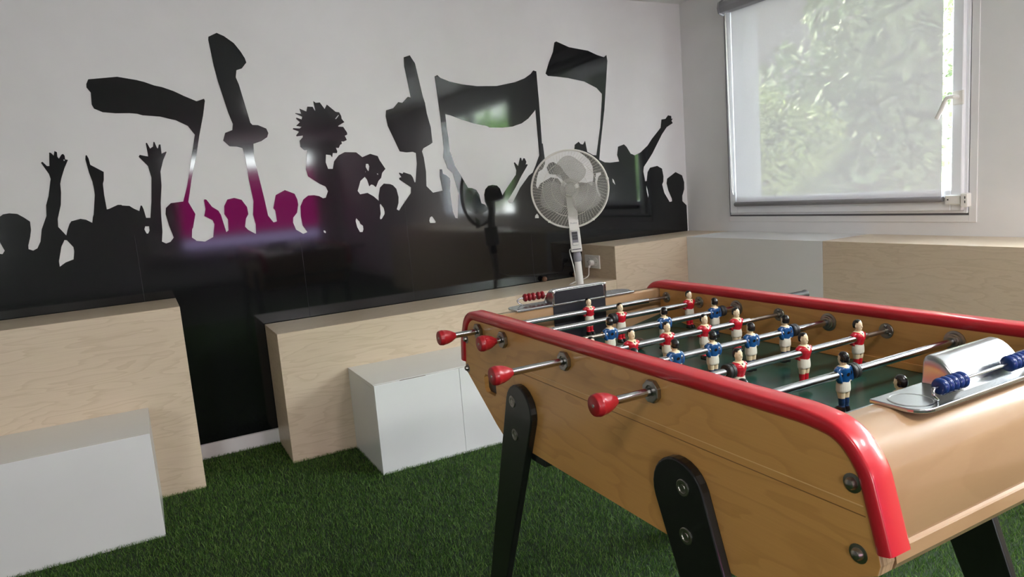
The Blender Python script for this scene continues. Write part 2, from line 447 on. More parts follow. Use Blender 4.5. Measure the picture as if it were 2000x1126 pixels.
MURAL_OUTLINE = "-41231,11296 -39845,11086 -39760,11060 -39660,11201 -39771,11575 -39808,12052 -39723,12473 -39601,12702 -39479,12783 -39255,12807 -38974,12756 -38754,12575 -38562,12378 -38580,12014 -38651,11720 -38780,11339 -38795,11176 -38634,11093 -38462,11178 -38305,11465 -38179,12003 -37921,12573 -37865,13045 -37714,13444 -37526,14194 -37558,14414 -37782,14923 -37721,14963 -37580,14767 -37489,14762 -37412,15353 -37345,15334 -37262,15211 -37205,15409 -37120,15357 -37131,15151 -37083,15068 -36965,15241 -36900,15271 -36850,15193 -36855,15030 -36752,14997 -36933,14651 -37113,14224 -37198,13956 -37221,13573 -37310,13029 -37517,12411 -37555,12054 -37299,11640 -37217,11883 -37111,12124 -37021,12255 -36651,12334 -36442,12276 -36214,12109 -36152,12375 -36107,12484 -35937,13371 -35931,13650 -35946,13987 -36021,14381 -36078,14993 -36045,15157 -35999,15177 -35945,15014 -35922,14736 -35436,14387 -35488,14014 -35546,13849 -35568,13344 -35554,12675 -35455,12693 -35078,12850 -34945,12840 -34906,12801 -34619,12763 -34457,12622 -34239,12486 -34153,12741 -34099,12732 -34054,12563 -34005,12146 -33822,12130 -33672,12921 -33522,14018 -33596,14560 -33923,15008 -33866,15091 -33522,14999 -33543,15614 -33494,15638 -33394,15365 -33258,15451 -33215,15663 -33169,15662 -33101,15379 -33061,15362 -33000,15538 -32930,15541 -32943,15101 -32742,15200 -32718,15168 -32912,14807 -33101,14277 -33145,13608 -33294,12788 -33354,12167 -33401,11437 -33489,10962 -33320,10849 -33122,10907 -32948,11101 -33076,11669 -33154,12254 -33101,12538 -32859,12754 -32304,12790 -32035,13535 -31708,14723 -31623,15044 -31377,15944 -31635,16373 -32122,16650 -32381,16717 -32762,16832 -33501,16906 -33715,16981 -34029,17014 -34595,17017 -35097,17073 -35419,17237 -35484,17416 -35445,17946 -35579,18168 -35566,18320 -35461,18531 -34303,18652 -33536,18512 -33228,18426 -32829,18268 -32512,18194 -32040,18008 -31602,17773 -31089,17526 -30746,17640 -30716,17549 -30879,16889 -31182,15901 -31417,15035 -31801,13836 -32091,12747 -31854,12144 -32035,11518 -32097,11417 -32159,11021 -31974,10857 -32055,10907 -31973,10840 -31597,10761 -31197,10944 -31055,11577 -31120,11782 -31466,12010 -31367,12346 -31381,12765 -31360,12822 -31271,12805 -31059,12435 -30787,12214 -30700,11993 -30563,11131 -30451,11205 -30405,11743 -30541,12030 -30495,12424 -30311,12733 -29988,12794 -29648,12673 -29434,12289 -29416,11934 -29552,11728 -29652,11321 -29529,11147 -29196,10910 -29161,10917 -29125,11399 -29194,11889 -29085,12565 -29180,13729 -29201,14703 -29274,15222 -29536,15304 -29877,15336 -30135,15626 -29992,15991 -29645,16119 -29584,16416 -29726,16955 -30008,18486 -30105,19240 -30189,20418 -30165,20562 -29770,20759 -29454,20615 -29043,20298 -28779,19907 -28618,19588 -28575,19382 -28824,19095 -29082,19009 -29160,18667 -29056,18313 -28751,16457 -28665,16346 -28396,16327 -28020,16147 -27947,15919 -28031,15719 -28335,15533 -28735,15413 -28779,14878 -28778,14633 -28545,12600 -28474,11776 -28247,11406 -28068,11442 -28084,12001 -28167,12136 -27968,12788 -27485,13011 -27020,12787 -26914,12478 -26899,12216 -27010,11807 -27234,11565 -27275,11307 -27167,10930 -26825,10675 -26593,10742 -26803,11116 -26833,11603 -26796,12118 -26607,12460 -26338,12643 -26036,12643 -25775,12577 -25574,12447 -25426,12469 -25272,12794 -25361,13027 -25394,13063 -25668,13212 -26219,13639 -26289,14006 -26098,15005 -26250,14986 -26432,15173 -26437,15481 -26262,15654 -26241,15745 -26561,15714 -26581,15766 -26436,15914 -26429,15965 -26710,16075 -26688,16135 -26362,16106 -26250,16190 -26523,16247 -26308,16430 -26480,16602 -26462,16667 -26205,16560 -26163,16697 -26498,16870 -26480,16895 -26196,16850 -26251,17114 -25917,16962 -25831,17210 -25564,17197 -25483,17007 -25447,17006 -25494,17487 -25385,17399 -25165,17412 -24953,17076 -24811,17301 -24387,16923 -24203,16894 -24117,16710 -24108,16554 -23982,16378 -24337,16193 -24326,16151 -24075,16134 -23902,15840 -23899,15724 -24037,15660 -23954,15436 -24136,15363 -24258,15378 -24241,15246 -24344,15197 -24444,15032 -24591,15059 -24533,14862 -24566,14769 -24784,14784 -24847,14560 -24913,14679 -25158,14721 -25221,14316 -25129,13970 -24879,13956 -24765,14346 -24488,14649 -24145,14804 -23519,14766 -23206,14495 -22751,14652 -22341,14515 -22253,14277 -21972,13799 -22185,13592 -22272,13323 -22443,13169 -22622,12836 -22767,12971 -22878,12995 -22990,12904 -23074,13263 -23184,13432 -23453,13232 -23668,12705 -23551,12508 -23136,12560 -22812,12350 -22542,12079 -22519,12359 -22392,12800 -22155,13002 -21785,12948 -21634,12874 -21457,12661 -21378,12200 -21422,11860 -21558,11528 -21426,11448 -21292,11617 -20627,12371 -20584,12690 -21224,13166 -21229,13257 -21090,13294 -21212,13506 -21184,13549 -21008,13471 -20942,13554 -20519,13397 -20414,13231 -20345,12951 -20279,12970 -20098,13992 -20091,14584 -20276,14653 -20664,14642 -21040,14713 -21587,16122 -21646,16636 -21594,16958 -21167,17071 -20842,17396 -20614,17351 -20256,17674 -20083,17635 -20288,19321 -20266,19803 -19903,19918 -19640,19492 -19360,17697 -19264,17338 -19214,16757 -19050,15975 -19032,15123 -19177,15028 -19625,14821 -19721,14657 -19647,14318 -19646,14337 -19592,13505 -19649,12698 -19286,12300 -18676,12375 -18765,13179 -18733,13597 -18585,13589 -18560,13331 -18372,13249 -18159,13048 -18150,12883 -18213,12343 -18164,11150 -18021,10730 -17867,10693 -17752,11595 -17665,12114 -17948,13343 -18256,13642 -18291,13808 -18412,14141 -18448,14262 -18366,14770 -18367,15394 -18404,16576 -18521,18770 -18525,18789 -18360,18871 -18175,18711 -17630,18513 -16818,18353 -15888,18260 -14586,18274 -13326,18498 -12647,18728 -12189,18990 -11991,19199 -11778,19145 -11736,17298 -11735,14802 -11677,14800 -11607,13842 -11632,13540 -11807,13246 -12118,13087 -12280,12718 -12382,12219 -12265,12049 -12061,12350 -11249,12696 -10768,12601 -10431,12194 -10357,12344 -10506,12791 -11365,12907 -11499,13331 -11299,13564 -11020,13636 -10523,13356 -10159,12874 -9956,12681 -9614,12245 -9044,12235 -8471,12172 -8132,11939 -7975,12564 -8006,13199 -8233,13630 -8657,13963 -9137,14260 -9338,14365 -9289,14638 -8985,14813 -8832,14658 -8651,14629 -8478,14847 -8364,14153 -7915,13922 -7654,13895 -7221,15694 -6949,17490 -6927,17788 -7322,18160 -8260,18563 -9504,18773 -10247,18840 -10953,18884 -11113,19024 -10827,19685 -10473,20327 -10323,20895 -10180,20956 -9268,20642 -7843,20463 -7170,20224 -6620,20088 -6403,20226 -6353,19872 -6809,16814 -7314,14412 -7448,13620 -7433,13604 -7037,13416 -6608,13372 -5827,13411 -5973,13843 -5858,14379 -5377,14515 -5171,14352 -4854,13887 -4512,13755 -3996,13928 -3355,14360 -2968,14781 -2143,15510 -2036,16063 -1687,16096 -1441,16330 -1167,16285 -1157,16085 -1028,16106 -1165,15949 -1046,15802 -1615,15536 -2064,15070 -2976,13829 -3420,13332 -3783,12953 -3854,12640 -3752,12156 -3732,11979 -3588,11986 -3468,12578 -3243,12861 -2613,12956 -2204,12749 -2098,12217 -2131,11854 -2248,11659 -2092,11078 -1649,10414 -1410,10437 -1421,10619 -1709,11215 -1841,11714 -1768,12035 -991,12439 -406,12183 -235,11694 -263,11198 -464,10755 -473,10382 -104,10061 -88,8293"
MURAL_GAPS = [
"-37400,11438 -37308,11417 -37104,11086 -37099,10888 -37174,10530 -37499,10427 -37750,10260 -37746,10513 -37557,11163",
"-36917,15022 -36875,15020 -36874,14965 -36917,14956",
"-34096,11754 -33936,11739 -33940,11542 -34014,11403 -34087,11410 -34152,11614",
"-23045,14127 -22923,14121 -22865,13983 -22939,13716 -23014,13801 -23080,13967",
"-24456,16561 -24261,16765 -24232,16739 -24404,16544",
"-22489,13582 -22417,13567 -22413,13495 -22479,13516",
"-23132,13754 -23099,13698 -23131,13656",
"-23913,11246 -23746,11037 -23721,10923 -23582,10798 -23572,10609 -23639,10458 -23791,10473 -23912,10754 -23961,11094",
"-22469,11915 -22300,11664 -22266,11434 -22286,11322 -22482,11074 -22562,11062 -22585,11140 -22508,11379 -22510,11832",
"-25754,10745 -25681,10745 -25626,10660 -25656,10589 -25747,10653",
"-19524,10957 -19451,10927 -19277,10628 -19310,10560 -19638,10590 -19676,10711 -19622,10895",
"-12447,10528 -12334,10373 -12334,10227 -12628,10252 -12603,10396",
"-6506,12346 -6349,12220 -6246,11879 -6456,12087",
"-3657,11710 -3543,11381 -3484,11015 -3548,10818 -3649,11348",
"-7777,12764 -7381,12795 -7358,12661 -7601,12489 -7726,12125 -7667,11589 -7522,11311 -7626,11239 -7822,11706 -7885,12188",
"-18074,16696 -17749,16617 -17103,16378 -16327,16132 -15480,15964 -15294,15874 -14413,15839 -13708,15889 -13474,15957 -13084,16056 -12598,16328 -12149,16735 -12034,16865 -11992,14883 -11983,14094 -12176,13733 -12290,13500 -12545,13064 -12839,12895 -13514,12199 -14107,11345 -14201,11300 -14409,11342 -14457,11477 -13812,12271 -13359,12926 -12877,13530 -12913,13611 -13015,13564 -12950,13744 -13043,13948 -13127,13973 -13252,13801 -13296,13997 -13369,14000 -13551,13513 -13772,13759 -13825,13709 -13695,13259 -13748,13001 -14016,12703 -14682,11964 -14785,11815 -14855,12028 -14925,12241 -15114,12435 -15402,12490 -15697,12458 -15919,12257 -16017,11956 -16015,11544 -15875,11171 -16031,11364 -16254,11459 -16349,11979 -16522,12272 -16795,12393 -17046,12425 -17449,13191 -17753,13733 -17927,14352 -18007,14585 -18023,15382 -18066,15893"]

# ------------------------------------------------------------------ room shell
FL = -0.018          # top of the slab; the turf stands on it
CE = 2.373
XL, YB = -10.6, -9.5  # left wall and wall behind the camera
def struct(name, bm, m, **k):
    return tag(build(name, bm, m, **k), kind='structure')

b = B(); box(b, XL - .2, .3, YB - .2, .2, FL - .2, FL); struct('floor', b, MT['floor'])
b = B(); box(b, XL - .2, .3, YB - .2, .2, CE, CE + .2); struct('ceiling', b, MT['ceiling'])
b = B(); box(b, XL - .2, .3, 0, .2, FL, CE); struct('wall_mural', b, MT['wall'])
b = B(); box(b, XL - .2, XL, YB, 0, FL, CE); struct('wall_left', b, MT['wall'])
Z0, Z1, Z2 = 0.925, 2.276, 2.145
A0, A1 = -1.889, -0.399                     # blind window
D0, D1 = W2C - W2L / 2, W2C + W2L / 2       # open window nearer the camera
b = B()
box(b, 0, .3, YB, 0, FL, Z0); box(b, 0, .3, YB, 0, Z1, CE)
box(b, 0, .3, A1, 0, Z0, Z1); box(b, 0, .3, D1, A0, Z0, Z1); box(b, 0, .3, YB, D0, Z0, Z1); box(b, 0, .3, D0, D1, Z2, Z1)
struct('wall_window', b, MT['wall'])
b = B()
G0, G1 = -2.85, -.40
E0, E1, H0, H1 = W4C - W4L / 2, W4C + W4L / 2, .70, 2.25
box(b, XL, E0, YB - .2, YB, FL, CE); box(b, E0, E1, YB - .2, YB, FL, H0); box(b, E0, E1, YB - .2, YB, H1, CE)
box(b, E1, G0, YB - .2, YB, FL, CE); box(b, G0, G1, YB - .2, YB, FL, .58); box(b, G0, G1, YB - .2, YB, 2.22, CE)
box(b, G1, 0, YB - .2, YB, FL, CE)
struct('wall_back', b, MT['wall'])

def ring(bm, x0, x1, y0, y1, z0, z1, wy, wz, wz1=None, wy1=None):
    wz1 = wz if wz1 is None else wz1; wy1 = wy if wy1 is None else wy1
    box(bm, x0, x1, y0, y0 + wy, z0, z1); box(bm, x0, x1, y1 - wy1, y1, z0, z1)
    box(bm, x0, x1, y0 + wy, y1 - wy1, z0, z0 + wz); box(bm, x0, x1, y0 + wy, y1 - wy1, z1 - wz1, z1)

# window_1: the window with the blind
w1 = empty('window_1', (0, -1.144, Z0)); tag(w1, kind='structure')
def loc1(o): o.parent = w1; o.matrix_parent_inverse = Matrix.Translation((0, 1.144, -Z0)); return o
b = B(); ring(b, -.005, .0, A0 - .034, A1 + .012, Z0 - .033, Z1 + .02, .034, .033, .02, .012); loc1(build('window_casing', b, MT['wall'], bevel=.002))
b = B(); ring(b, .001, .07, A0 - .001, A1 + .001, Z0 - .001, Z1 + .001, .006, .011); loc1(build('window_gasket', b, MT['gasket']))
b = B(); ring(b, -.012, .06, A0 + .004, A1 - .020, Z0 + .011, Z1 - .02, .014, .012, .02, .012); loc1(build('window_frame', b, MT['frame'], bevel=.002))
b = B(); ring(b, -.034, .05, A0 + .018, A1 - .034, Z0 + .024, Z1 - .03, .050, .10, .06, .056); loc1(build('window_sash', b, MT['frame'], bevel=.006, segs=3))
b = B(); box(b, .012, .018, -1.83, -.50, 1.0, 2.20); loc1(build('window_pane', b, MT['glass']))
b = B()
box(b, -.046, -.034, -1.878, -1.829, 1.438, 1.503)
o = loc1(build('window_handle', b, MT['white_plastic'], bevel=.004))
b = B()
tube(b, [(-.044, -1.853, 1.474), (-.070, -1.853, 1.474), (-.079, -1.849, 1.475), (-.083, -1.838, 1.476), (-.084, -1.828, 1.474), (-.0845, -1.821, 1.465), (-.085, -1.782, 1.384)], .0095, 12)
h = build('handle_lever', b, MT['white_plastic'], smooth=True); h.parent = o
b = B()
box(b, -.055, -.030, -1.876, -1.806, .980, 1.024); box(b, -.062, -.026, -1.912, -1.880, .967, 1.032)
hc = loc1(build('hinge_cover', b, MT['white_plastic'], bevel=.005))
for z in (1.012, .992):
    b = B(); box(b, -.0632, -.0618, -1.903, -1.899, z - .006, z + .006)
    s_ = build('slot', b, MT['dark_plastic']); s_.parent = hc
b = B(); box(b, -.0565, -.0548, -1.824, -1.817, 1.000, 1.006)
s_ = build('slot', b, MT['dark_plastic']); s_.parent = hc

# the roller blind hangs on the sash
bl = empty('roller_blind', (-.05, -1.141, 1.02), 0, 'pale translucent roller blind pulled down over the window pane', 'blind')
def locb(o): o.parent = bl; o.matrix_parent_inverse = Matrix.Translation((.05, 1.141, -1.02)); return o
b = B(); b.faces.new([b.verts.new(p) for p in ((-.0483, -1.787, 1.012), (-.0483, -.503, 1.012), (-.0483, -.503, 2.205), (-.0483, -1.787, 2.205))]); locb(build('screen', b, MT['screen']))
b = B(); lathe(b, [(0, .012), (.004, .014), (1.300, .014), (1.304, .012)], (-.049, -1.795, 1.006), (0, 1, 0), 14); locb(build('bottom_bar', b, MT['bar'], smooth=True))
b = B(); prism(b, [(-.034, 2.268), (-.034, 2.196), (-.060, 2.186), (-.088, 2.196), (-.096, 2.225), (-.088, 2.255), (-.062, 2.270)], 'y', -1.86, -.452); locb(build('cassette', b, MT['cassette'], bevel=.004))
b = B(); prism(b, [(-.032, 2.275), (-.032, 2.190), (-.062, 2.180), (-.094, 2.192), (-.102, 2.225), (-.094, 2.262), (-.064, 2.276)], 'y', -.452, -.440); locb(build('end_cap', b, MT['cassette'], bevel=.003))
b = B()
tube(b, [(-.060, -.466, 2.20), (-.056, -.468, 1.70), (-.054, -.474, 1.10), (-.052, -.480, 1.068)], .0016, 6)
tube(b, [(-.070, -.478, 2.20), (-.064, -.482, 1.70), (-.056, -.486, 1.10), (-.052, -.480, 1.068)], .0016, 6)
locb(build('bead_chain', b, MT['white_plastic'], smooth=True))

# window_2: same wall, nearer the camera, no blind; seen in the mural's gloss
w2 = empty('window_2', (0, W2C, Z0)); tag(w2, kind='structure')
def loc2(o): o.parent = w2; o.matrix_parent_inverse = Matrix.Translation((0, -W2C, -Z0)); return o
b = B(); ring(b, -.012, .06, D0, D1, Z0, Z2, .05, .05); loc2(build('window_frame', b, MT['frame'], bevel=.002))
b = B(); box(b, -.03, .05, W2C - .05, W2C + .05, Z0 + .05, Z2 - .05); loc2(build('mullion', b, MT['frame'], bevel=.003))
b = B(); box(b, .012, .018, D0 + .05, W2C - .05, Z0 + .05, Z2 - .05); box(b, .012, .018, W2C + .05, D1 - .05, Z0 + .05, Z2 - .05); loc2(build('window_pane', b, MT['glass']))

# window_3: behind the camera, magenta film on the glass, a clear strip above
w3 = empty('window_3', (-1.6, YB, .58)); tag(w3, kind='structure')
def loc3(o): o.parent = w3; o.matrix_parent_inverse = Matrix.Translation((1.6, -YB, -.58)); return o
b = B()
box(b, G0, G0 + .05, YB - .06, YB + .02, .58, 2.22); box(b, G1 - .05, G1, YB - .06, YB + .02, .58, 2.22)
for z in (.58, .78, 1.95, 2.18): box(b, G0 + .05, G1 - .05, YB - .06, YB + .02, z, z + .04)
loc3(build('window_frame', b, MT['frame']))
b = B(); box(b, G0 + .05, G1 - .05, YB - .03, YB - .026, 1.99, 2.18); loc3(build('window_pane', b, MT['glass']))
b = B(); box(b, G0 + .05, G1 - .05, YB - .03, YB - .026, .62, .78); loc3(build('tinted_pane', b, thin_glass('tinted_film', (.32, .30, .40))))
b = B(); box(b, G0 + .05, G1 - .05, YB - .03, YB - .026, .82, 1.95); loc3(build('magenta_pane', b, thin_glass('magenta_film', FILM)))
b = B(); box(b, -3.2, -.1, YB, YB + .5, .50, .54); loc3(build('window_sill', b, MT['white_board'], bevel=.004))

w4 = empty('fill_window', (W4C, YB, H0)); tag(w4, kind='structure')  # window added out of view to light the mural wall from behind
def loc4(o): o.parent = w4; o.matrix_parent_inverse = Matrix.Translation((-W4C, -YB, -H0)); return o
b = B()
box(b, E0, E0 + .05, YB - .06, YB + .012, H0, H1); box(b, E1 - .05, E1, YB - .06, YB + .012, H0, H1); box(b, W4C - .04, W4C + .04, YB - .06, YB + .012, H0, H1)
for z in (H0, H1 - .05): box(b, E0 + .05, W4C - .04, YB - .06, YB + .012, z, z + .05); box(b, W4C + .04, E1 - .05, YB - .06, YB + .012, z, z + .05)
loc4(build('window_frame', b, MT['frame']))
b = B(); box(b, E0 + .05, W4C - .04, YB - .03, YB - .026, H0 + .05, H1 - .05); box(b, W4C + .04, E1 - .05, YB - .03, YB - .026, H0 + .05, H1 - .05); loc4(build('window_pane', b, MT['glass']))

b = B(); box(b, -5.4, -.37, -.014, 0, FL, .059); struct('baseboard_mural', b, MT['skirt'], bevel=.003)

# ------------------------------------------------------------------ the crowd mural: one cut-out of black film on the wall
def pts2(s): return [tuple(int(v) / 1e4 for v in t.split(',')) for t in s.split()]
def film(name, loops, m, th, y):
    cu = bpy.data.curves.new(name + '_outline', 'CURVE')
    cu.dimensions = '2D'; cu.fill_mode = 'BOTH'; cu.extrude = th / 2
    for lp in loops:
        s = cu.splines.new('POLY')
        s.points.add(len(lp) - 1)
        for p, (x, z) in zip(s.points, lp): p.co = (x, z, 0, 1)
        s.use_cyclic_u = True
    t = bpy.data.objects.new('temporary', cu)
    COL.objects.link(t)
    bpy.context.view_layer.update()
    me = bpy.data.meshes.new_from_object(t.evaluated_get(bpy.context.evaluated_depsgraph_get()))
    bpy.data.objects.remove(t)
    me.transform(Matrix.Rotation(PI / 2, 4, 'X'))
    me.transform(Matrix.Translation((0, y, 0)))
    me.materials.clear(); me.materials.append(m)
    for p in me.polygons: p.material_index = 0
    o = bpy.data.objects.new(name, me)
    COL.objects.link(o)
    return o
out = [(-5.35, 1.13)] + pts2(MURAL_OUTLINE)[1:] + [(-.004, .0605), (-5.35, .0605)]
mural = film('wall_decal', [out] + [pts2(s) for s in MURAL_GAPS], MT['vinyl'], .0024, -.0013)
tag(mural, 'glossy black crowd silhouette mural with flags and raised arms across the wall', 'wall decal')
seam_m = mat('seam_black', (.025, .025, .028), .25)
for x, z in ((-3.46, 1.14), (-2.70, 1.05), (-2.105, 1.20), (-1.30, .93)):
    b = B(); box(b, x - .0006, x + .0006, -.0029, -.0024, .0605, z)
    build('panel_seam', b, seam_m, mural)

# ------------------------------------------------------------------ plywood and white benches along the walls
def bench(name, x0, x1, y0, y1, z1, m, ms, label, cat, group, front='y', fronts=(), t=.018, ends=(True, True)):
    cx = (x0 + x1) / 2
    e = empty(name, (cx, (y0 + y1) / 2, FL), 0, label, cat, group)
    inv = Matrix.Translation((-cx, -(y0 + y1) / 2, -FL))
    def put(o): o.parent = e; o.matrix_parent_inverse = inv; return o
    if front == 'y':
        b = B(); box(b, x0, x1, y0 + t, y1, z1 - t, z1); put(build('top', b, m, bevel=.0012))
        cuts = [x0] + list(fronts) + [x1]
        for a, c in zip(cuts, cuts[1:]):
            g = .0008 if fronts else 0
            b = B(); box(b, a + g * (a > x0), c - g * (c < x1), y0, y0 + t - .0004, FL, z1 - (.0012 if fronts else 0)); put(build('front_panel', b, m, bevel=.0012))
        for q, (a, c) in zip(ends, ((x0, x0 + t), (x1 - t, x1))):
            b = B(); box(b, a, c, y0 + t, y1, FL, z1 - t - .0004); put(build('side_panel', b, ms, bevel=.0012))
    else:
        b = B(); box(b, x0 + t, x1, y0, y1, z1 - t, z1); put(build('top', b, m, bevel=.0012))
        b = B(); box(b, x0, x0 + t - .0004, y0, y1, FL, z1); put(build('front_panel', b, m, bevel=.0012))
        for a, c in ((y0, y0 + t), (y1 - t, y1)):
            b = B(); box(b, x0 + t, x1, a, c, FL, z1 - t - .0004); put(build('side_panel', b, ms, bevel=.0012))
    return e
PL, PS, WB = MT['ply'], MT['ply_side'], MT['white_board']
Y1 = -.016
bench('plywood_bench', -5.3, -3.327, -.399, Y1, .819, PL, PS, 'tall birch plywood bench at the left edge, behind the low white block', 'bench', 'plywood benches along the walls')
bench('plywood_bench', -2.935, -.9405, -.373, Y1, .623, PL, PS, 'long lower birch plywood bench under the mural, behind the fan', 'bench', 'plywood benches along the walls')
bench('plywood_bench', -.939, -.0015, -.373, Y1, .826, PL, PS, 'raised birch plywood bench in the room corner with a socket on its end', 'bench', 'plywood benches along the walls')
bench('white_bench', -.365, -.0015, -1.371, -.3742, .826, WB, WB, 'white bench section under the blind, between two plywood sections', 'bench', 'white benches along the walls', front='x')
bench('plywood_bench', -.365, -.0015, -5.6, -1.3722, .826, MT['ply_win'], MT['ply_win'], 'birch plywood bench under the window, right of the white section', 'bench', 'plywood benches along the walls', front='x')
bench('white_bench', -5.3, -3.507, -.813, -.4002, .401, WB, WB, 'low white seat block at the left edge in front of tall plywood', 'bench', 'white benches along the walls')
bench('white_bench', -2.621, -1.75, -.804, -.3742, .401, WB, WB, 'low white seat block beside the table in front of long plywood bench', 'bench', 'white benches along the walls', fronts=(-2.207,))

e_ = bpy.data.objects['white_bench.002']
b = B(); box(b, -2.50, -2.375, -.8046, -.8000, .3996, .4014)
o = build('worn_edge', b, MT['worn'], e_); o.matrix_parent_inverse = e_.matrix_world.inverted() if False else Matrix.Translation(-e_.location)
# ------------------------------------------------------------------ socket, balls
so_ = empty('power_outlet', (-.9405, -.140, .721), 0, 'white double power socket on the end of the corner bench', 'socket')
b = B(); box(b, -.009, 0, -.080, .080, -.042, .042)
o = build('cover_plate', b, MT['white_plastic'], so_, bevel=.003)
for k, y in enumerate((.038, -.038)):
    b = B(); lathe(b, [(0, .0), (0, .022), (.0012, .022), (.0016, .026), (.0016, .028), (-.0004, .029)][1:], (-.0088, y, 0), (-1, 0, 0), 24, caps=True)
    q = build('socket', b, MT['white_plastic'], so_, smooth=True)
    for s in (-.0095, .0095):
        b = B(); cyl(b, (-.0106, y + s, -.002), (-.0114, y + s, -.002), .003, 10)
        build('contact_hole', b, MT['dark_plastic'], q)
for x, y, lab in ((-1.241, -.030, 'small brown cork ball on the bench, left of the fan pole'), (-1.005, -.024, 'small brown cork ball on the bench, directly behind the fan pole')):
    b = B(); sphere(b, (0, 0, 0), .0165, u=24, v=16)
    o = build('game_ball', b, MT['ball'], smooth=True); o.location = (x, y, .623 + .0165)
    tag(o, lab, 'ball', 'cork balls on the plywood bench')

# ------------------------------------------------------------------ pedestal fan
fan = empty('pedestal_fan', (0, 0, 0), 0, 'white pedestal fan with a round mesh guard beside the plywood bench', 'fan')
LEAN = Matrix.Translation((-1.293, -.56, FL)) @ Matrix.Rotation(math.radians(-3.05), 4, 'Y') @ Matrix.Rotation(math.radians(-33.5), 4, 'Z')
fan.matrix_world = LEAN
HZ = 1.193 + .018       # height of the hub over the base
def front_z(r, R): return -.030 - .050 * (1 - (r / R) ** 2.4)
b = B(); lathe(b, [(0, .134), (.006, .138), (.018, .134), (.030, .09), (.04, .035), (.07, .028), (.07, 0)], (0, .05, .01), (0, 0, 1), 40); build('base', b, MT['white_plastic'], fan, smooth=True)
b = B(); cyl(b, (0, .05, .05), (0, .05, .81), .0195, 24); build('pole', b, MT['white_plastic'], fan, smooth=True)
b = B(); lathe(b, [(0, .0215), (.012, .0235), (.038, .0225), (.056, .0190)], (0, .05, .805), (0, 0, 1), 16); build('collar', b, MT['grey_plastic'], fan, smooth=True)
b = B(); prism(b, [(-.030, .862), (.031, .862), (.029, .990), (-.029, .990)], 'y', .010, .085)
cb = build('control_box', b, MT['white_plastic'], fan, bevel=.005)
b = B()
box(b, -.017, .016, .0075, .0101, .900, .976); build('switch_panel', b, MT['grey_plastic'], cb, bevel=.001)
for k in range(3):
    b = B(); box(b, -.015, .014, .0055, .0078, .931 + k * .015, .944 + k * .015)
    build('speed_button', b, MT['dark_plastic'], cb, bevel=.001)
b = B(); box(b, -.016, .015, .0045, .0078, .902, .915); build('timer_key', b, MT['white_plastic'], cb, bevel=.001)
b = B(); box(b, -.024, .026, .0088, .0101, .8755, .8795); build('vent_slit', b, MT['dark_plastic'], cb)
b = B(); sweep(b, [(0, .055, .975), (0, .060, 1.03), (0, .075, 1.10), (0, .085, HZ - .02)], [(-.026, -.016), (.026, -.016), (.026, .016), (-.026, .016)], up=(1, 0, 0)); build('neck', b, MT['white_plastic'], fan, bevel=.005)
b = B(); lathe(b, [(0, .038), (.02, .052), (.09, .054), (.125, .045), (.14, .02), (.142, 0)], (0, .045, HZ), (0, 1, 0), 32); build('motor_housing', b, MT['white_plastic'], fan, smooth=True)
R = .207
def rotv(p, a=0): return p
def hexmesh():
    bm = B(); s = .0066 / math.sqrt(3); w, hgt = math.sqrt(3) * s, 1.5 * s
    vd = {}
    def V(x, z):
        k = (round(x * 2e4), round(z * 2e4))
        if k not in vd:
            r = math.hypot(x, z); vd[k] = bm.verts.new((x, front_z(min(r, R), R), HZ + z))
        return vd[k]
    n = int(R / hgt) + 2
    for j in range(-n, n + 1):
        for i in range(-n, n + 1):
            cx, cz = (i + .5 * (j % 2)) * w, j * hgt
            if math.hypot(cx, cz) > R - .003: continue
            vs = [V(cx + s * math.cos(PI / 6 + k * PI / 3), cz + s * math.sin(PI / 6 + k * PI / 3)) for k in range(6)]
            try: bm.faces.new(vs)
            except ValueError: pass
    return bm
g = build('front_guard', hexmesh(), MT['cream_plastic'], fan)
wf = g.modifiers.new('wire', 'WIREFRAME'); wf.thickness = .00105; wf.use_even_offset = False; wf.use_replace = True
b = B()
tube(b, [(R * math.cos(a), -.028, HZ + R * math.sin(a)) for a in np.linspace(0, 2 * PI, 73)], .0055, 10)
tube(b, [(R * math.cos(a), -.015, HZ + R * math.sin(a)) for a in np.linspace(0, 2 * PI, 73)], .0055, 10)
rim = build('guard_rim', b, MT['cream_plastic'], fan, smooth=True)
for a in (.15, -2.25, -1.02):
    b = B(); box(b, R * math.cos(a) - .007, R * math.cos(a) + .007, -.036, -.006, HZ + R * math.sin(a) - .006, HZ + R * math.sin(a) + .006)
    build('clip', b, MT['cream_plastic'], rim, bevel=.002)
b = B()
for k in range(72):
    a = 2 * PI * k / 72
    tube(b, [(r * math.cos(a + tw), .005 + .055 * (1 - (r / R) ** 2.2), HZ + r * math.sin(a + tw)) for r, tw in ((.05, .5), (.10, .28), (.15, .1), (.19, .02), (R, 0))], .0007, 4)
for r in (.05, .10, .15):
    tube(b, [(r * math.cos(a), .006 + .055 * (1 - (r / R) ** 2.2), HZ + r * math.sin(a)) for a in np.linspace(0, 2 * PI, 49)], .0014, 5)
build('rear_guard', b, MT['cream_plastic'], fan)
bl_m = clear_plastic('smoked_blade', (.42, .41, .39), .62)
b = B(); lathe(b, [(0, 0), (.004, .020), (.012, .030), (.05, .032)], (0, -.040, HZ), (0, 1, 0), 28); hub = build('blade_hub', b, bl_m, fan, smooth=True)
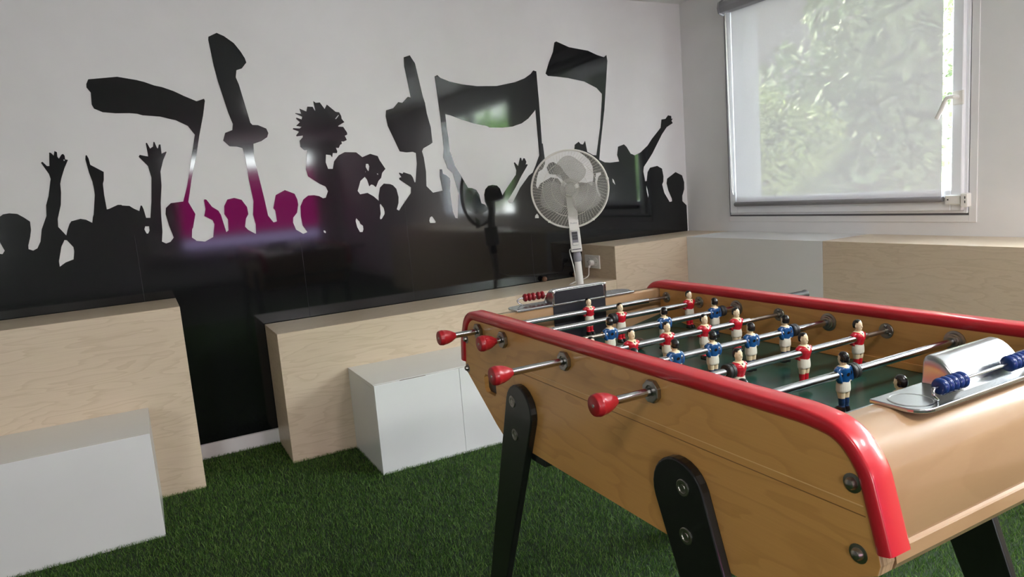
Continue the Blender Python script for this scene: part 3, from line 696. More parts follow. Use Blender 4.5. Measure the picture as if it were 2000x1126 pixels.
for a0 in (189, 318, 74):
    b = B()
    a = math.radians(a0); NR, NA = 9, 7
    grid = []
    for i in range(NR):
        t = i / (NR - 1); r = .026 + .152 * t
        half = math.radians(14 + 34 * math.sin(PI * min(1, .18 + t * .72)) ** .8) * (1 - .55 * max(0, t - .8) / .2)
        row = []
        for j in range(NA):
            q = -1 + 2 * j / (NA - 1)
            rr = r * (1 - .06 * q * q * t)
            th = a + q * half + .25 * t
            row.append(b.verts.new((rr * math.cos(th), -.018 + .020 * q * (1 - .3 * t), HZ + rr * math.sin(th))))
        grid.append(row)
    for i in range(NR - 1):
        for j in range(NA - 1): b.faces.new((grid[i][j], grid[i][j + 1], grid[i + 1][j + 1], grid[i + 1][j]))
    o = build('fan_blade', b, bl_m, hub, smooth=True)
    so2 = o.modifiers.new('thickness', 'SOLIDIFY'); so2.thickness = .002; so2.offset = 0
b = B(); prism(b, [(-.026, .988), (.026, .988), (.027, 1.044), (.010, 1.048), (-.027, 1.072)], 'y', -.052, -.046)
lp = build('badge', b, MT['white_plastic'], fan, bevel=.002)
def text_mesh(name, s, size, m, M, parent, depth=.0003):
    cu = bpy.data.curves.new('letters', 'FONT')
    cu.body = s; cu.size = size; cu.extrude = depth; cu.align_x = 'CENTER'; cu.align_y = 'CENTER'
    t = bpy.data.objects.new('temporary', cu); COL.objects.link(t)
    bpy.context.view_layer.update()
    me = bpy.data.meshes.new_from_object(t.evaluated_get(bpy.context.evaluated_depsgraph_get()))
    bpy.data.objects.remove(t)
    me.transform(M)
    me.materials.clear(); me.materials.append(m)
    o = bpy.data.objects.new(name, me); COL.objects.link(o); o.parent = parent
    return o
text_mesh('lettering', 'Proline', .0125, MT['grey_plastic'], Matrix.Translation((0, -.0523, 1.028)) @ Matrix.Rotation(PI / 2, 4, 'X'), lp)
# the lead: from the control box down the pole, over the bench and up to the socket
Li = LEAN.inverted()
wp = [Li @ Vector(p) for p in ((-1.312, -.470, .655), (-1.27, -.36, .634), (-1.17, -.26, .629), (-1.06, -.20, .630), (-1.00, -.165, .640), (-.985, -.152, .668), (-.984, -.153, .700))]
cp = [Vector((-.024, .045, .880)), Vector((-.038, .040, .872)), Vector((-.036, .040, .84)), Vector((-.027, .040, .78)), Vector((-.022, .050, .70)), Vector((-.020, .064, .672))] + wp
b = B(); tube(b, smooth_path(cp, 6), .0032, 8); pc = build('power_cord', b, MT['white_plastic'], fan, smooth=True)
b = B()
lathe(b, [(0, .016), (.008, .0175), (.026, .016), (.030, .010)], Li @ Vector((-.953, -.156, .716)), (Li.to_3x3() @ Vector((-1, 0, 0))), 20)
lathe(b, [(0, .007), (.03, .0045)], Li @ Vector((-.972, -.154, .714)), (Li.to_3x3() @ Vector((-.35, 0, -1))), 10)
build('plug', b, MT['white_plastic'], pc, smooth=True)

# ------------------------------------------------------------------ the football table; local x = along the table (far end to near end), y = across, z = up
table = empty('football_table', (-2.64232582, -2.00495838, 0), math.atan2(-math.cos(-.0133645558), math.sin(-.0133645558)),
              'beech football table with red rails, steel player rods and black legs', 'football table')
TW = .671                      # inner face of the far side panel
HR = .829                      # rod height
panel = [(-.122, .695), (-.121, .735), (-.112, .785), (-.100, .825), (-.085, .846), (-.060, .860), (-.02, .864), (1.09, .864), (1.125, .858), (1.148, .842), (1.163, .815), (1.176, .765), (1.190, .695), (1.186, .679), (.985, .574), (.945, .556), (.10, .552), (.06, .574)]
def slot_hole(bm): pass
# side panels; the near one has a slot for the balls cut through it
def side_panel(y0, y1, slot):
    bm = B()
    prism(bm, panel, 'y', y0, y1)
    for f in bm.faces:
        if abs(f.normal.y) < .5: f.material_index = 1
    bm.normal_update()
    for f in bm.faces: f.material_index = 0 if abs(f.normal.y) > .5 else 1
    return bm
sp = build('side_panel', side_panel(0, .030, True), [MT['beech'], MT['edge_ply']], table, bevel=.0015)
sp2 = build('side_panel', side_panel(TW, TW + .030, False), [MT['beech'], MT['edge_ply']], table, bevel=.0015)
b = B(); prism(b, [(x + .041, z + .682) for x, z in [(-.036, -.016), (-.026, -.026), (.026, -.026), (.036, -.016), (.036, .016), (.026, .026), (-.026, .026), (-.036, .016)]], 'y', -.02, .06)
cut = build('slot_cutter', b, MT['goal_dark'])
cut.parent = table
bpy.context.view_layer.update()
bo = sp.modifiers.new('slot', 'BOOLEAN'); bo.operation = 'DIFFERENCE'; bo.object = cut; bo.solver = 'EXACT'
bpy.context.view_layer.update()
me = bpy.data.meshes.new_from_object(sp.evaluated_get(bpy.context.evaluated_depsgraph_get()))
sp.modifiers.clear(); sp.data = me
bpy.data.objects.remove(cut)
b = B(); box(b, .0055, .0765, .0125, .0135, .6565, .7075); build('slot_shade', b, MT['goal_dark'], sp)  # dark sheet standing in for the unlit inside of the cabinet
# two fine grooves scored along the near panel
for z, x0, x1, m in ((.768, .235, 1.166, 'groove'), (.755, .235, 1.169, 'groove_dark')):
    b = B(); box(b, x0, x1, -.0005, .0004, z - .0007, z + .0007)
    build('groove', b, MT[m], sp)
# red rails capping both panels
def round_corners(pts, radii, n=10):
    out = [Vector(pts[0])]
    for p0, p, p1, r in zip(pts, pts[1:], pts[2:], radii):
        p0, p, p1 = Vector(p0), Vector(p), Vector(p1)
        a, c = (p0 - p).normalized(), (p1 - p).normalized()
        ang = a.angle(c)
        d = min(r / math.tan(ang / 2), .48 * (p0 - p).length if p0 != Vector(pts[0]) else .9 * (p0 - p).length)
        r2 = d * math.tan(ang / 2)
        ctr = p + (a + c).normalized() * (r2 / math.sin(ang / 2))
        v0, v1 = p + a * d - ctr, p + c * d - ctr
        tot = v0.angle(v1)
        for k in range(n + 1):
            t = k / n
            w0 = math.sin((1 - t) * tot) / math.sin(tot); w1 = math.sin(t * tot) / math.sin(tot)
            out.append(ctr + v0 * w0 + v1 * w1)
    out.append(Vector(pts[-1]))
    return out
def rail(y0, y1, name):
    P = round_corners([(-.127, .722), (-.118, .783), (-.075, .8675), (.04, .868), (1.075, .8685), (1.138, .8605), (1.170, .815), (1.197, .714)], [.10, .07, .3, .3, .12, .07], 8)
    yc, hw = (y0 + y1) / 2, (y1 - y0) / 2
    sec = [(hw * .80, -.012), (hw, -.010)]
    for k in range(15):
        a = PI * k / 14
        sec.append((hw * (1.03 * math.cos(a)), -.002 + .0195 * math.sin(a) ** .8))
    sec += [(-hw, -.010), (-hw * .80, -.012)]
    bm = B()
    sweep(bm, [(p.x, yc, p.y) for p in P], [(q[0], -q[1]) for q in sec], up=(0, 1, 0))
    return build(name, bm, MT['rail'], table, smooth=True, angle=75)
rail(-.006, .036, 'rail')
rail(TW - .006, TW + .036, 'rail')
# end boards
def end_board(mir):
    arc = round_corners([(1.10, .857), (1.150, .856), (1.170, .800), (1.186, .716)], [.075, .08], 10)
    prof = [(1.082, .738), (1.082, .852), (1.087, .857)] + [(p.x, p.y) for p in arc] + [(1.1845, .711), (1.187, .708), (1.190, .707), (1.192, .690), (1.188, .681), (1.150, .660), (1.120, .690), (1.105, .738)]
    if mir: prof = [(1.05 - u, h) for u, h in prof]
    bm = B(); prism(bm, prof, 'y', .0301, TW - .0001)
    if mir:
        pass
    return build('end_board', bm, MT['beech_end'], table, smooth=True, angle=28)
end_board(False)
fb = end_board(True)
# field, its raised corners and the underside
b = B(); box(b, -.032, 1.082, .0301, TW - .0001, .735, .7475); field = build('playing_field', b, MT['field'], table)
for (ux, s) in ((-.0318, 1), (1.0818, -1)):
    for (wy, q) in ((.0303, 1), (TW - .0003, -1)):
        b = B()
        vs = [b.verts.new(p) for p in ((ux, wy, .7478), (ux + s * .16, wy, .7478), (ux, wy + q * .13, .7478), (ux, wy, .772))]
        for t in ((0, 1, 2), (0, 1, 3), (1, 2, 3), (0, 2, 3)): b.faces.new([vs[i] for i in t])
        build('corner_ramp', b, MT['field'], field)
for ya, yb in ((.0305, .034), (TW - .0035, TW - .0003)):
    b = B(); box(b, -.02, 1.07, ya, yb, .7475, .764)
    build('field_border', b, MT['beech'], field, bevel=.001)
b = B(); prism(b, [(1.16, .678), (.975, .578), (.94, .562), (.11, .560), (.075, .578), (-.10, .690), (-.10, .70), (.08, .59), (.12, .572), (.93, .574), (.97, .59), (1.15, .690)], 'y', .0305, TW - .0005); build('under_panel', b, MT['beech'], table)
# legs: rounded top, leaning outwards and tapering to the foot
def leg(u0, s, y0, y1):
    r, hc = .066, .662
    top = []
    ax_ = -s * .41          # lean: du per dh (foot goes outwards with s)
    d = Vector((s * .38, -1.0)).normalized()
    n = Vector((-d.y, d.x))
    c = Vector((u0, hc))
    L = (hc - FL) / -d.y
    for k in range(15):
        a = PI * k / 14
        q = c + n * (r * math.cos(a)) - d * (r * math.sin(a))
        top.append((q.x, q.y))
    f = c + d * L
    w = .042
    foot = [(f.x - w, FL), (f.x + w, FL)] if n.x > 0 else [(f.x + w, FL), (f.x - w, FL)]
    pts = top + foot
    bm = B(); prism(bm, pts, 'y', y0, y1)
    o = build('leg', bm, MT['leg'], table, bevel=.004, segs=3)
    yo = y0 if y0 < 0 else y1
    dr = -1 if y0 < 0 else 1
    for dh, du in ((.018, .016), (-.070, .019)) if s > 0 else ((.018, -.027), (-.070, -.027)):
        bm = B(); lathe(bm, [(0, .0155), (.0012, .0155), (.0022, .0140), (.0020, .0098), (.0006, .0088), (.0004, .0060), (.0014, .0052), (.0014, 0)], (u0 + du, yo, hc + dh), (0, dr, 0), 24)
        build('bolt', bm, MT['dark_steel'], o, smooth=True, angle=30)
    return o
leg(.236, -1, -.020, 0); leg(.824, 1, -.020, 0)
leg(.236, -1, TW + .030, TW + .050); leg(.824, 1, TW + .030, TW + .050)
b = B(); box(b, .250, .318, .0, TW + .03, .534, .5565); build('cross_beam', b, MT['leg'], table, bevel=.003)
b = B(); box(b, .835, .900, .0, TW + .03, .534, .5565); build('cross_beam', b, MT['leg'], table, bevel=.003)
# panel bolts
for (u, h) in ((-.099, .791), (-.106, .702), (1.1505, .795), (1.1585, .699)):
    for y, d in ((0, -1), (TW + .03, 1)):
        b = B(); lathe(b, [(0, .0135), (.001, .0135), (.0016, .009), (.004, .0085), (.008, .0065), (.010, .003), (.0105, 0)], (u, y, h), (0, d, 0), 20)
        build('panel_bolt', b, MT['dark_steel'], table, smooth=True, angle=30)

# goals: cast plate, hood, beads on a wire; dark sheet for the shaded opening
def goal(near):
    S = (lambda u: u) if near else (lambda u: 1.05 - u)
    def mirror(bm):
        if not near:
            for v in bm.verts: v.co.x = 1.05 - v.co.x
        return bm
    w0, w1, hw0, hw1 = .138, .565, .267, .447
    if not near: hw0, hw1 = .262, .452
    # goal opening: dark sheet just proud of the board, its shade in the colour
    b = B(); box(b, 1.0800, 1.0816, hw0, hw1, .7476, .856)
    build('goal_mouth', mirror(b), MT['goal_dark'], table)
    # plate with rounded outer corners
    def corner(cx, cy, r, a0, a1, n=6): return [(cx + r * math.cos(math.radians(a0 + (a1 - a0) * k / n)), cy + r * math.sin(math.radians(a0 + (a1 - a0) * k / n))) for k in range(n + 1)]
    out = [(1.078, w0)] + corner(1.128, w0 + .030, .030, -90, 0) + corner(1.128, w1 - .030, .030, 0, 90) + [(1.078, w1)]
    b = B(); prism(b, out, 'z', .8560, .8625)
    pl = build('goal_plate', mirror(b), MT['alu'], table, bevel=.0018, segs=3)
    for cy in (.176, .176 + 2 * (.357 - .176)):
        b = B(); lathe(b, [(.0002, .0315), (.0010, .0300), (.0008, .0285), (-.002, .026), (-.0035, .020), (-.004, 0)], (1.118, cy, .8625), (0, 0, 1), 32)
        build('ball_cup', mirror(b), MT['alu'], pl, smooth=True, angle=60)
    # hood: upright back, rounded crown, curving down to the outside
    pr = [(1.0795, .862), (1.0795, .893)] + [(1.0875 + .008 * math.cos(math.radians(t)), .899 + .008 * math.sin(math.radians(t))) for t in (165, 140, 115, 90)] + [(1.096, .9065), (1.104, .9035), (1.112, .898), (1.120, .890), (1.127, .880), (1.132, .870), (1.136, .8645), (1.141, .8625)]
    b = B()
    n = len(pr)
    half, cyy = (hw1 - hw0) / 2, (hw0 + hw1) / 2
    rows = []
    for y, k, kb in ((-1.035, .02, 1.02), (-1.01, .25, 1.0), (-1.0, .55, 1.0), (-.992, .80, 1.0), (-.978, .92, 1.0), (-.955, .985, 1.0), (-.92, 1, 1), (-.5, 1, 1), (0, 1, 1), (.5, 1, 1), (.92, 1, 1), (.955, .985, 1), (.978, .92, 1), (.992, .80, 1), (1.0, .55, 1), (1.01, .25, 1), (1.035, .02, 1.02)):
        rows.append([b.verts.new((u, cyy + half * y, .862 + (h - .862) * k)) for u, h in pr])
    for A, C in zip(rows, rows[1:]):
        for i in range(n - 1): b.faces.new((A[i], A[i + 1], C[i + 1], C[i]))
    hd = build('goal_hood', mirror(b), MT['alu'], table, smooth=True, angle=70)
    # inside of the hood as seen over the field: its shade as a dark face, with a bright rim
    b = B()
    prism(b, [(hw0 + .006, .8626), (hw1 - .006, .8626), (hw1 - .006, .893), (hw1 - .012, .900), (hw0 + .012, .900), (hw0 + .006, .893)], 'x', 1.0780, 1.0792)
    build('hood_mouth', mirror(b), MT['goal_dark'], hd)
    b = B()
    if not near: tube(b, smooth_path([(1.0775, hw0, .858), (1.0775, hw0, .880), (1.0775, hw0 + .001, .896), (1.0775, hw0 + .008, .9035), (1.0775, .357, .9045), (1.0775, hw1 - .008, .9035), (1.0775, hw1 - .001, .896), (1.0775, hw1, .880), (1.0775, hw1, .858)], 4), .0022, 8)
    if not near: build('hood_rim', mirror(b), MT['chrome'], hd, smooth=True)
    # wire with ten beads
    uw, hwire = 1.146, .884
    we = .535 if near else .436
    b = B(); tube(b, smooth_path([(1.142, .196, .861), (1.150, .186, .868), (1.149, .178, .877), (uw, .186, hwire), (uw, .21, hwire), (uw, we - .035, hwire), (uw, we, hwire), (1.149, we + .005, .877), (1.150, we - .003, .868), (1.142, we - .013, .861)], 5), .0024, 10)
    ws = build('score_wire', mirror(b), MT['steel'], table, smooth=True)
    if near: ys = [.200, .2125, .225, .2375, .250] + [.378, .3905, .403, .4155, .428]
    else: ys = [.204, .218, .232, .250, .264, .310, .324, .338, .352, .366]
    for y in ys:
        b = B(); lathe(b, [(-.0056, .003), (-.0056, .0075), (-.0040, .0110), (0, .0128), (.0040, .0110), (.0056, .0075), (.0056, .003)], (S(uw), y, hwire), (0, 1, 0), 22)
        build('score_bead', b, MT['blue_bead'] if near else MT['red_bead'], ws, smooth=True, angle=60)
goal(True); goal(False)

# ------------------------------------------------------------------ the little cast players: one body, coloured by where the paint goes
def loft(bm, rings, n=16, p=2.0):
    """rings: (z, cx, cy, rx, ry)"""
    R = []
    for z, cx, cy, rx, ry in rings:
        row = []
        for i in range(n):
            a = 2 * PI * i / n
            c, s = math.cos(a), math.sin(a)
            row.append(bm.verts.new((cx + rx * math.copysign(abs(c) ** (2 / p), c), cy + ry * math.copysign(abs(s) ** (2 / p), s), z)))
        R.append(row)
    for A, C in zip(R, R[1:]):
        for i in range(n): bm.faces.new((A[i], A[(i + 1) % n], C[(i + 1) % n], C[i]))
    bm.faces.new(R[0][::-1]); bm.faces.new(R[-1])

def figure_mesh():
    """faces local +x; z measured from the rod axis; y is along the rod"""
    bm = B()
    # legs with shoes
    for s in (-1, 1):
        loft(bm, [(-.034, .000, s * .0062, .0078, .0068), (-.042, .000, s * .0060, .0070, .0062), (-.047, -.0005, s * .0058, .0062, .0056), (-.054, -.001, s * .0057, .0064, .0054), (-.060, -.0005, s * .0056, .0054, .0048), (-.0645, 0, s * .0058, .0060, .0052)], 14)
        loft(bm, [(-.0725, .003, s * .0064, .0110, .0062), (-.068, .003, s * .0064, .0112, .0064), (-.0640, .0015, s * .006, .0090, .0058), (-.060, 0, s * .0058, .006, .005)], 14, 2.6)
    # shorts
    loft(bm, [(-.0335, 0, 0, .0098, .0142), (-.030, 0, 0, .0104, .0150), (-.022, 0, 0, .0106, .0146), (-.014, 0, 0, .0100, .0132), (-.008, 0, 0, .0094, .0122)], 20, 2.3)
    # shirt: barrel chest, rounded shoulders
    loft(bm, [(-.0140, .000, 0, .0098, .0130), (-.008, .0005, 0, .0108, .0138), (.000, .0015, 0, .0128, .0152), (.006, .0015, 0, .0130, .0160), (.0105, .0008, 0, .0116, .0160), (.0135, 0, 0, .0094, .0138), (.0158, 0, 0, .0068, .0092)], 22, 2.15)
    # arms hanging against the body, bent behind
    for s in (-1, 1):
        loft(bm, [(-.0145, -.004, s * .0140, .0050, .0040), (-.010, -.004, s * .0160, .0060, .0050), (-.002, -.003, s * .0175, .0066, .0056), (.005, -.001, s * .0176, .0068, .0056), (.010, 0, s * .0160, .0062, .0052), (.0130, 0, s * .0130, .0048, .0044)], 14)
    # neck and head
    loft(bm, [(.012, -.0008, 0, .0062, .0068), (.017, -.0004, 0, .0054, .0056), (.021, .000, 0, .0056, .0056)], 16)
    loft(bm, [(.0172, .0028, 0, .0030, .0030), (.0185, .0022, 0, .0060, .0050), (.022, .0010, 0, .0082, .0068), (.027, .0002, 0, .0093, .0078), (.032, -.0004, 0, .0096, .0080), (.036, -.0008, 0, .0086, .0074), (.0390, -.001, 0, .0062, .0056), (.0405, -.001, 0, .0028, .0026)], 18)
    # nose, chin, ears, parted hair
    loft(bm, [(.0250, .0098, 0, .0020, .0016), (.0270, .0096, 0, .0018, .0014), (.0305, .0086, 0, .0010, .0010)], 8)
    for s in (-1, 1): loft(bm, [(.0245, -.0005, s * .0076, .0016, .0012), (.0275, -.0008, s * .0080, .0020, .0014), (.0300, -.0010, s * .0078, .0014, .0012)], 8)
    loft(bm, [(.0225, -.0060, 0, .0042, .0060), (.027, -.0048, 0, .0066, .0080), (.033, -.0030, 0, .0086, .0086), (.0375, -.0014, 0, .0084, .0078), (.0405, -.0010, 0, .0058, .0054), (.0418, -.001, 0, .0022, .0022)], 18)
    me = bpy.data.meshes.new('figure_rough'); bmesh.ops.recalc_face_normals(bm, faces=bm.faces); bm.to_mesh(me); bm.free()
    o = bpy.data.objects.new('temporary', me); COL.objects.link(o)
    r = o.modifiers.new('r', 'REMESH'); r.mode = 'VOXEL'; r.voxel_size = .00075
    s_ = o.modifiers.new('s', 'SMOOTH'); s_.factor = .5; s_.iterations = 3
    bpy.context.view_layer.update()
    out = bpy.data.meshes.new_from_object(o.evaluated_get(bpy.context.evaluated_depsgraph_get()))
    bpy.data.objects.remove(o)
    return out

def paint(me, kind):
    me = me.copy(); me.name = 'figure_' + kind
    me.materials.clear()
    shirt, sock = ('fig_red', 'fig_red') if kind == 'red' else ('fig_blue', 'fig_navy')
    names = [shirt, 'fig_white', 'fig_skin', 'fig_black', sock]
    for k in names: me.materials.append(MT[k])
    n = len(me.polygons)
    c = np.empty(n * 3, np.float32); me.polygons.foreach_get('center', c); c = c.reshape(-1, 3)
    x, y, z = c[:, 0], c[:, 1], c[:, 2]
    mi = np.full(n, 2, np.int32)
    mi[z < .0155] = 0
    hem = -.0145 + .0025 * np.abs(y) / .014
    arm = (np.abs(y) > .0125) & (x < .002)
    mi[(z < hem) & ~(arm & (z > -.0165))] = 1
    mi[z < -.0335] = 2
    mi[z < -.0455] = 4
    mi[z < -.0620] = 3
    if kind == 'red':
        v = (x > .003) & (z > .0035) & (np.abs(y) < (z - .0035) * .62)
        mi[v & (z < .0165)] = 2
        mi[(x > .006) & (np.hypot(y, (z - .0115)) < .0017)] = 3
    else:
        mi[(x < -.0045) & (np.hypot(y * .75, (z - .000)) < .0036)] = 3
    ring = (z > .0125) & (z < .0160) & (np.hypot(x, y) < .0105)
    mi[ring & (mi == 0)] = 2
    hair = (z > .0225) & ((x < -.0010 + .10 * (z - .0225)) | ((z > .0352) & (x < .0062 + y * .25)) | (z > .0388))
    mi[hair] = 3
    eye = (x > .0062) & (np.abs(np.abs(y) - .0034) < .0011) & (np.abs(z - .0300) < .0006)
    mi[eye] = 3
    me.polygons.foreach_set('material_index', mi)
    me.polygons.foreach_set('use_smooth', np.ones(n, bool))
    me.update()
    return me
rough = figure_mesh()
FIG = {k: paint(rough, k) for k in ('red', 'blue')}

# ------------------------------------------------------------------ rods: (u, team, players' w, tilt, bumpers, handle outer end, where the thin part lies)
RODS = [
    (0.00, 'red', [.368], (), -.123, (.594, .672)),
    (0.15, 'red', [.374, .630], (.348,), -.073, (.648, .672)),
    (0.30, 'blue', [.228, .406, .586], (.612,), .960, (.028, .205)),
    (0.45, 'red', [.070, .182, .288, .407, .515], (), -.184, (.560, .672)),
    (0.60, 'blue', [.072, .181, .288, .405, .517], (.545,), .845, (.028, .050)),
    (0.75, 'red', [.211, .398, .572], (.186,), -.134, (.598, .672)),
    (0.90, 'blue', [.066, .320], (.346,), .850, (.028, .070)),
    (1.05, 'blue', [.256], (), .850, (.028, .10)),
]
KN = [(0, .0), (0, .0172), (.001, .0186), (.003, .0196), (.0085, .0204), (.009, .0209), (.0135, .0208), (.014, .0203), (.021, .0196), (.028, .0180), (.035, .0154), (.041, .0124), (.046, .0094), (.049, .0080), (.049, 0)]
def bearing(parent, u, y, d, big):
    """inner side of a panel: ring bearing where the rod runs through, or a small three-screw flange"""
    b = B()
    if big:
        lathe(b, [(0, .022), (.0025, .022), (.0035, .0175), (.008, .0165), (.0085, .0135), (.0125, .013), (.013, .0095), (.0125, .0085)], (u, y, HR), (0, d, 0), 28)
        return build('rod_bearing', b, MT['dark_steel'], parent, smooth=True, angle=25)
    lathe(b, [(0, .0175), (.002, .0175), (.003, .0165), (.003, .008), (.012, .0075), (.012, .0058)], (u, y, HR), (0, d, 0), 24)
    o = build('rod_flange', b, MT['dark_steel'], parent, smooth=True, angle=25)
    for k in range(3):
        a = PI / 2 + 2 * PI * k / 3
        b = B(); lathe(b, [(.003, .0036), (.0048, .0034), (.006, .002), (.0062, 0)], (u + .0115 * math.cos(a), y, HR + .0115 * math.sin(a)), (0, d, 0), 10)
        build('screw', b, MT['steel'], o, smooth=True)
    return o
proto = {}
for k, (u, team, ws, bumps, tip, thin) in enumerate(RODS):
    rr, rt = .0080, .0052
    red = team == 'red'
    e = 1 if red else -1
    # sliding outer tube
    y_in = thin[0] if red else thin[1]
    y_out = tip + .045 if red else tip - .10
    b = B(); cyl(b, (u, min(y_in, y_out), HR), (u, max(y_in, y_out), HR), rr, 20)
    rod = build('player_rod', b, MT['steel'], table, smooth=True, angle=40)
    b = B(); cyl(b, (u, thin[0] - .02 * red, HR), (u, thin[1] + .02 * (not red), HR), rt, 16)
    build('inner_rod', b, MT['thin_steel'], rod, smooth=True, angle=40)
    if red:
        b = B(); lathe(b, KN, (u, tip, HR), (0, 1, 0), 32); kb = build('handle', b, MT['knob'], rod, smooth=True, angle=50)
        b = B(); lathe(b, [(-.0008, 0), (-.0008, .0032), (.0002, .0036)], (u, tip, HR), (0, 1, 0), 14); build('handle_pin', b, MT['dark_steel'], kb, smooth=True)
        b = B(); lathe(b, [(0, .0215), (.0012, .0225), (.009, .0225), (.0105, .0212), (.0108, .012), (.0090, .0105), (.0090, .0085)], (u, 0, HR), (0, -1, 0), 8, rot=PI / 8)
        build('hex_nut', b, MT['dark_steel'], table, bevel=.0008)
        bearing(table, u, .030, 1, True); bearing(table, u, TW, -1, False)
    else:
        b = B(); lathe(b, [(0, 0), (0, .0105), (.003, .0120), (.015, .0128), (.060, .0120), (.095, .0118), (.104, .0135), (.109, .0125), (.110, 0)], (u, tip - .11, HR), (0, 1, 0), 26)
        o = build('handle', b, MT['rubber'], rod, smooth=True, angle=50); o['label'] = 'black grip'
        b = B(); lathe(b, [(0, .0225), (.009, .0225), (.0105, .0212), (.0108, .012), (.0090, .0085)], (u, TW + .03, HR), (0, 1, 0), 8, rot=PI / 8)
        build('hex_nut', b, MT['dark_steel'], table, bevel=.0008)
        bearing(table, u, TW, -1, True); bearing(table, u, .030, 1, False)
    for w in bumps:
        b = B(); lathe(b, [(-.009, .0085), (-.009, .0135), (-.0075, .0150), (-.001, .0150), (0, .0138), (.001, .0150), (.0075, .0150), (.009, .0135), (.009, .0085)], (u, w, HR), (0, 1, 0), 24)
        build('rubber_bumper', b, MT['rubber'], rod, smooth=True, angle=30)
    for w in ws:
        if team not in proto:
            o = bpy.data.objects.new('player_figure', FIG[team]); proto[team] = o
        else:
            o = proto[team].copy()
        COL.objects.link(o)
        o.parent = rod
        o.location = (u, w, HR)
        o.rotation_euler = (0, math.radians(TILT.get((k, w), 0)), 0 if red else PI)
        o['label'] = 'player figure in red shirt' if red else 'player figure in blue shirt'
b = B(); lathe(b, [(0, .0165), (.012, .0165), (.014, .012), (.016, .0085)], (0, .036, HR), (0, 1, 0), 22); o = build('rubber_bumper', b, MT['rubber'], table, smooth=True, angle=30)
b = B(); sphere(b, (0, 0, 0), .0165, u=24, v=16)
o = build('game_ball', b, MT['ball'], smooth=True)
o.location = table.matrix_world @ Vector((0, 0, 0)) if False else (Vector((-2.64232582, -2.00495838, 0)) + Matrix.Rotation(table.rotation_euler.z, 3, 'Z') @ Vector((.2265, .377, .7475 + .0165)))
tag(o, 'small brown ball lying on the green playing field among the figures', 'ball')

# ------------------------------------------------------------------ trees beyond the glass
def leaf_mesh(name, blobs, n, size, cols, seed):
    rg = np.random.default_rng(seed)
    bl = np.array(blobs, float)
    wgt = bl[:, 3] ** 2; wgt /= wgt.sum()
    k = rg.choice(len(bl), n, p=wgt)
    d = rg.normal(size=(n, 3)); d /= np.linalg.norm(d, axis=1)[:, None]
    rad = bl[k, 3] * (0.62 + 0.42 * rg.random(n))
    c = bl[k, :3] + d * rad[:, None]
    a = rg.normal(size=(n, 3)); a /= np.linalg.norm(a, axis=1)[:, None]
    nn = d + .8 * rg.normal(size=(n, 3)); nn /= np.linalg.norm(nn, axis=1)[:, None]
    a -= nn * (a * nn).sum(1)[:, None]; a /= np.linalg.norm(a, axis=1)[:, None] + 1e-9
    t = np.cross(nn, a)
    s = size * (.6 + .8 * rg.random(n))[:, None]
    v = np.stack([c - a * s, c + t * s * .45, c + a * s, c - t * s * .45], 1).reshape(-1, 3)
    me = bpy.data.meshes.new(name)
    me.vertices.add(len(v)); me.vertices.foreach_set('co', v.astype(np.float32).ravel())
    me.loops.add(4 * n); me.loops.foreach_set('vertex_index', np.arange(4 * n, dtype=np.int32))
    me.polygons.add(n); me.polygons.foreach_set('loop_start', np.arange(0, 4 * n, 4, dtype=np.int32))
    me.update(calc_edges=True); me.validate()
    m = mat(name + '_green', cols[0], .6, noise=.35, nscale=3.0)
    bs = m.node_tree.nodes['Principled BSDF']
    me.materials.append(m)
    o = bpy.data.objects.new(name, me); COL.objects.link(o)
    return o
def tree(name, label, x, y, blobs, n, size, col, seed, group=None):
    e = empty(name, (x, y, -2.5), 0, label, 'tree', group)
    o = leaf_mesh('foliage', blobs, n, size, [col], seed); o.parent = e; o.location = (0, 0, 0)
    b = B(); tube(b, smooth_path([(0, 0, 0), (.05, .03, 1.5), (-.03, .05, 3.2)], 5), .11, 8)
    for q in blobs[:4]: tube(b, smooth_path([(0, .02, 2.2), (q[0] * .5, q[1] * .5, q[2] * .6 + 1.0), (q[0], q[1], q[2])], 4), .04, 6)
    o = build('trunk', b, MT['bark'], e, smooth=True)
    return e
rg = random.Random(4)
def crown(cx, cy, cz, R, k, r0, r1):
    return [(cx + rg.uniform(-R, R), cy + rg.uniform(-R, R), cz + rg.uniform(-R, R) * .8, rg.uniform(r0, r1)) for _ in range(k)]
tree('tree', 'yellow-green sunlit tree seen through the left half of the blind', 4.2, 3.0, crown(0, 0, 4.0, .45, 9, .32, .60), 12000, .045, (.36, .42, .15), 3)
tree('tree', 'pale green tree seen through the right half of the blind', 8.1, 3.6, crown(0, 0, 4.7, 1.6, 18, .7, 1.1), 9000, .12, (.24, .30, .15), 5)
for k, (x, y) in enumerate(((5.0, -4.4), (5.8, -7.7), (4.2, -11.2))):
    tree('bush', 'tall green bush outside the second window, mirrored in the black mural', x, y, crown(0, 0, 4.5, 1.05, 17, .55, .85), 7000, .10, (.10, .20, .055), 20 + k, 'bushes outside the second window')
b = B(); prism(b, [(9.5, -2.6), (16, 4.5), (26, 13), (40, 16), (40, -2.6)], 'y', -1.5, 34)
o = build('hillside', b, mat('hillside_scrub', (.055, .055, .055), .95, noise=.5, nscale=.7)); tag(o, kind='structure')
b = B(); box(b, .35, 40, -30, 34, -2.7, -2.5)
o = build('ground', b, mat('paving', (.56, .54, .52), .95, noise=.2, nscale=2)); tag(o, kind='structure')

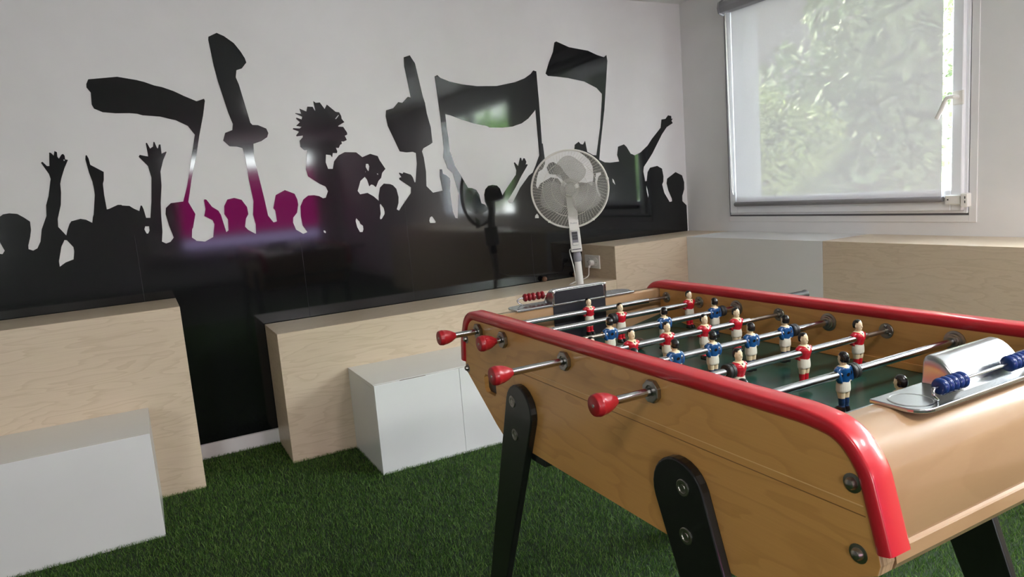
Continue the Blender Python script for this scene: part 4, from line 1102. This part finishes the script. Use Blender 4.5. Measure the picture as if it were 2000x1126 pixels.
# ------------------------------------------------------------------ artificial turf
def turf():
    rg = np.random.default_rng(11)
    X0, X1, Y0, Y1_ = -5.2, -.36, -4.6, -.005
    n = GRASS
    x = rg.uniform(X0, X1, n); y = rg.uniform(Y0, Y1_, n)
    keep = np.ones(n, bool)
    for a, c, d, e in ((-5.3, -3.327, -.399, 0), (-2.935, -.3, -.373, 0), (-5.3, -3.507, -.813, -.39), (-2.621, -1.75, -.804, -.37)):
        keep &= ~((x > a + .001) & (x < c - .001) & (y > d + .001) & (y < e - .001))
    x, y = x[keep], y[keep]; n = len(x)
    h = rg.uniform(.010, .021, n); wd = rg.uniform(.0006, .0012, n)
    az = rg.uniform(0, 2 * PI, n)
    # tufts lean together a little
    lean = .012 * rg.random(n) + .004
    la = 2.2 + .8 * np.sin(x * 7.0 + 2 * np.sin(y * 5)) + .7 * np.cos(y * 8.0) + rg.normal(0, 2.2, n)
    dx, dy = np.cos(la) * lean, np.sin(la) * lean
    tx, ty = np.cos(az) * wd, np.sin(az) * wd
    z0 = FL - .0005
    V = np.empty((n, 5, 3), np.float32)
    V[:, 0] = np.stack([x - tx, y - ty, np.full(n, z0)], 1)
    V[:, 1] = np.stack([x + tx, y + ty, np.full(n, z0)], 1)
    mx, my, mz = x + dx * .35, y + dy * .35, z0 + h * .6
    V[:, 2] = np.stack([mx + tx * .8, my + ty * .8, mz], 1)
    V[:, 3] = np.stack([mx - tx * .8, my - ty * .8, mz], 1)
    V[:, 4] = np.stack([x + dx, y + dy, z0 + h], 1)
    me = bpy.data.meshes.new('turf_carpet')
    me.vertices.add(5 * n); me.vertices.foreach_set('co', V.ravel())
    base = (np.arange(n, dtype=np.int32) * 5)[:, None]
    loops = (base + np.array([0, 1, 2, 3, 3, 2, 4], np.int32)[None]).ravel()
    me.loops.add(7 * n); me.loops.foreach_set('vertex_index', loops)
    ls = (np.arange(n, dtype=np.int32) * 7)[:, None] + np.array([0, 4], np.int32)[None]
    me.polygons.add(2 * n); me.polygons.foreach_set('loop_start', ls.ravel())
    me.update(calc_edges=True)
    m = bpy.data.materials.new('turf_blade'); m.use_nodes = True
    nt = m.node_tree; bs = nt.nodes['Principled BSDF']
    gi = nt.nodes.new('ShaderNodeNewGeometry')
    rp = nt.nodes.new('ShaderNodeValToRGB')
    e = rp.color_ramp.elements
    e[0].position = 0; e[0].color = (.038, .102, .012, 1)
    e[1].position = 1; e[1].color = (.21, .33, .075, 1)
    q = e.new(.55); q.color = (.067, .165, .022, 1)
    nt.links.new(gi.outputs['Random Per Island'], rp.inputs[0])
    nt.links.new(rp.outputs[0], bs.inputs['Base Color'])
    bs.inputs['Roughness'].default_value = .45
    bs.inputs['Specular IOR Level'].default_value = .4
    tl = nt.nodes.new('ShaderNodeBsdfTranslucent')
    mx = nt.nodes.new('ShaderNodeMixShader'); mx.inputs[0].default_value = .35
    nt.links.new(rp.outputs[0], tl.inputs[0])
    nt.links.new(bs.outputs[0], mx.inputs[1]); nt.links.new(tl.outputs[0], mx.inputs[2])
    nt.links.new(mx.outputs[0], nt.nodes['Material Output'].inputs[0])
    me.materials.append(m)
    o = bpy.data.objects.new('turf_carpet', me); COL.objects.link(o)
    tag(o, 'dark green artificial turf covering the whole floor', 'artificial turf', kind='stuff')
turf()
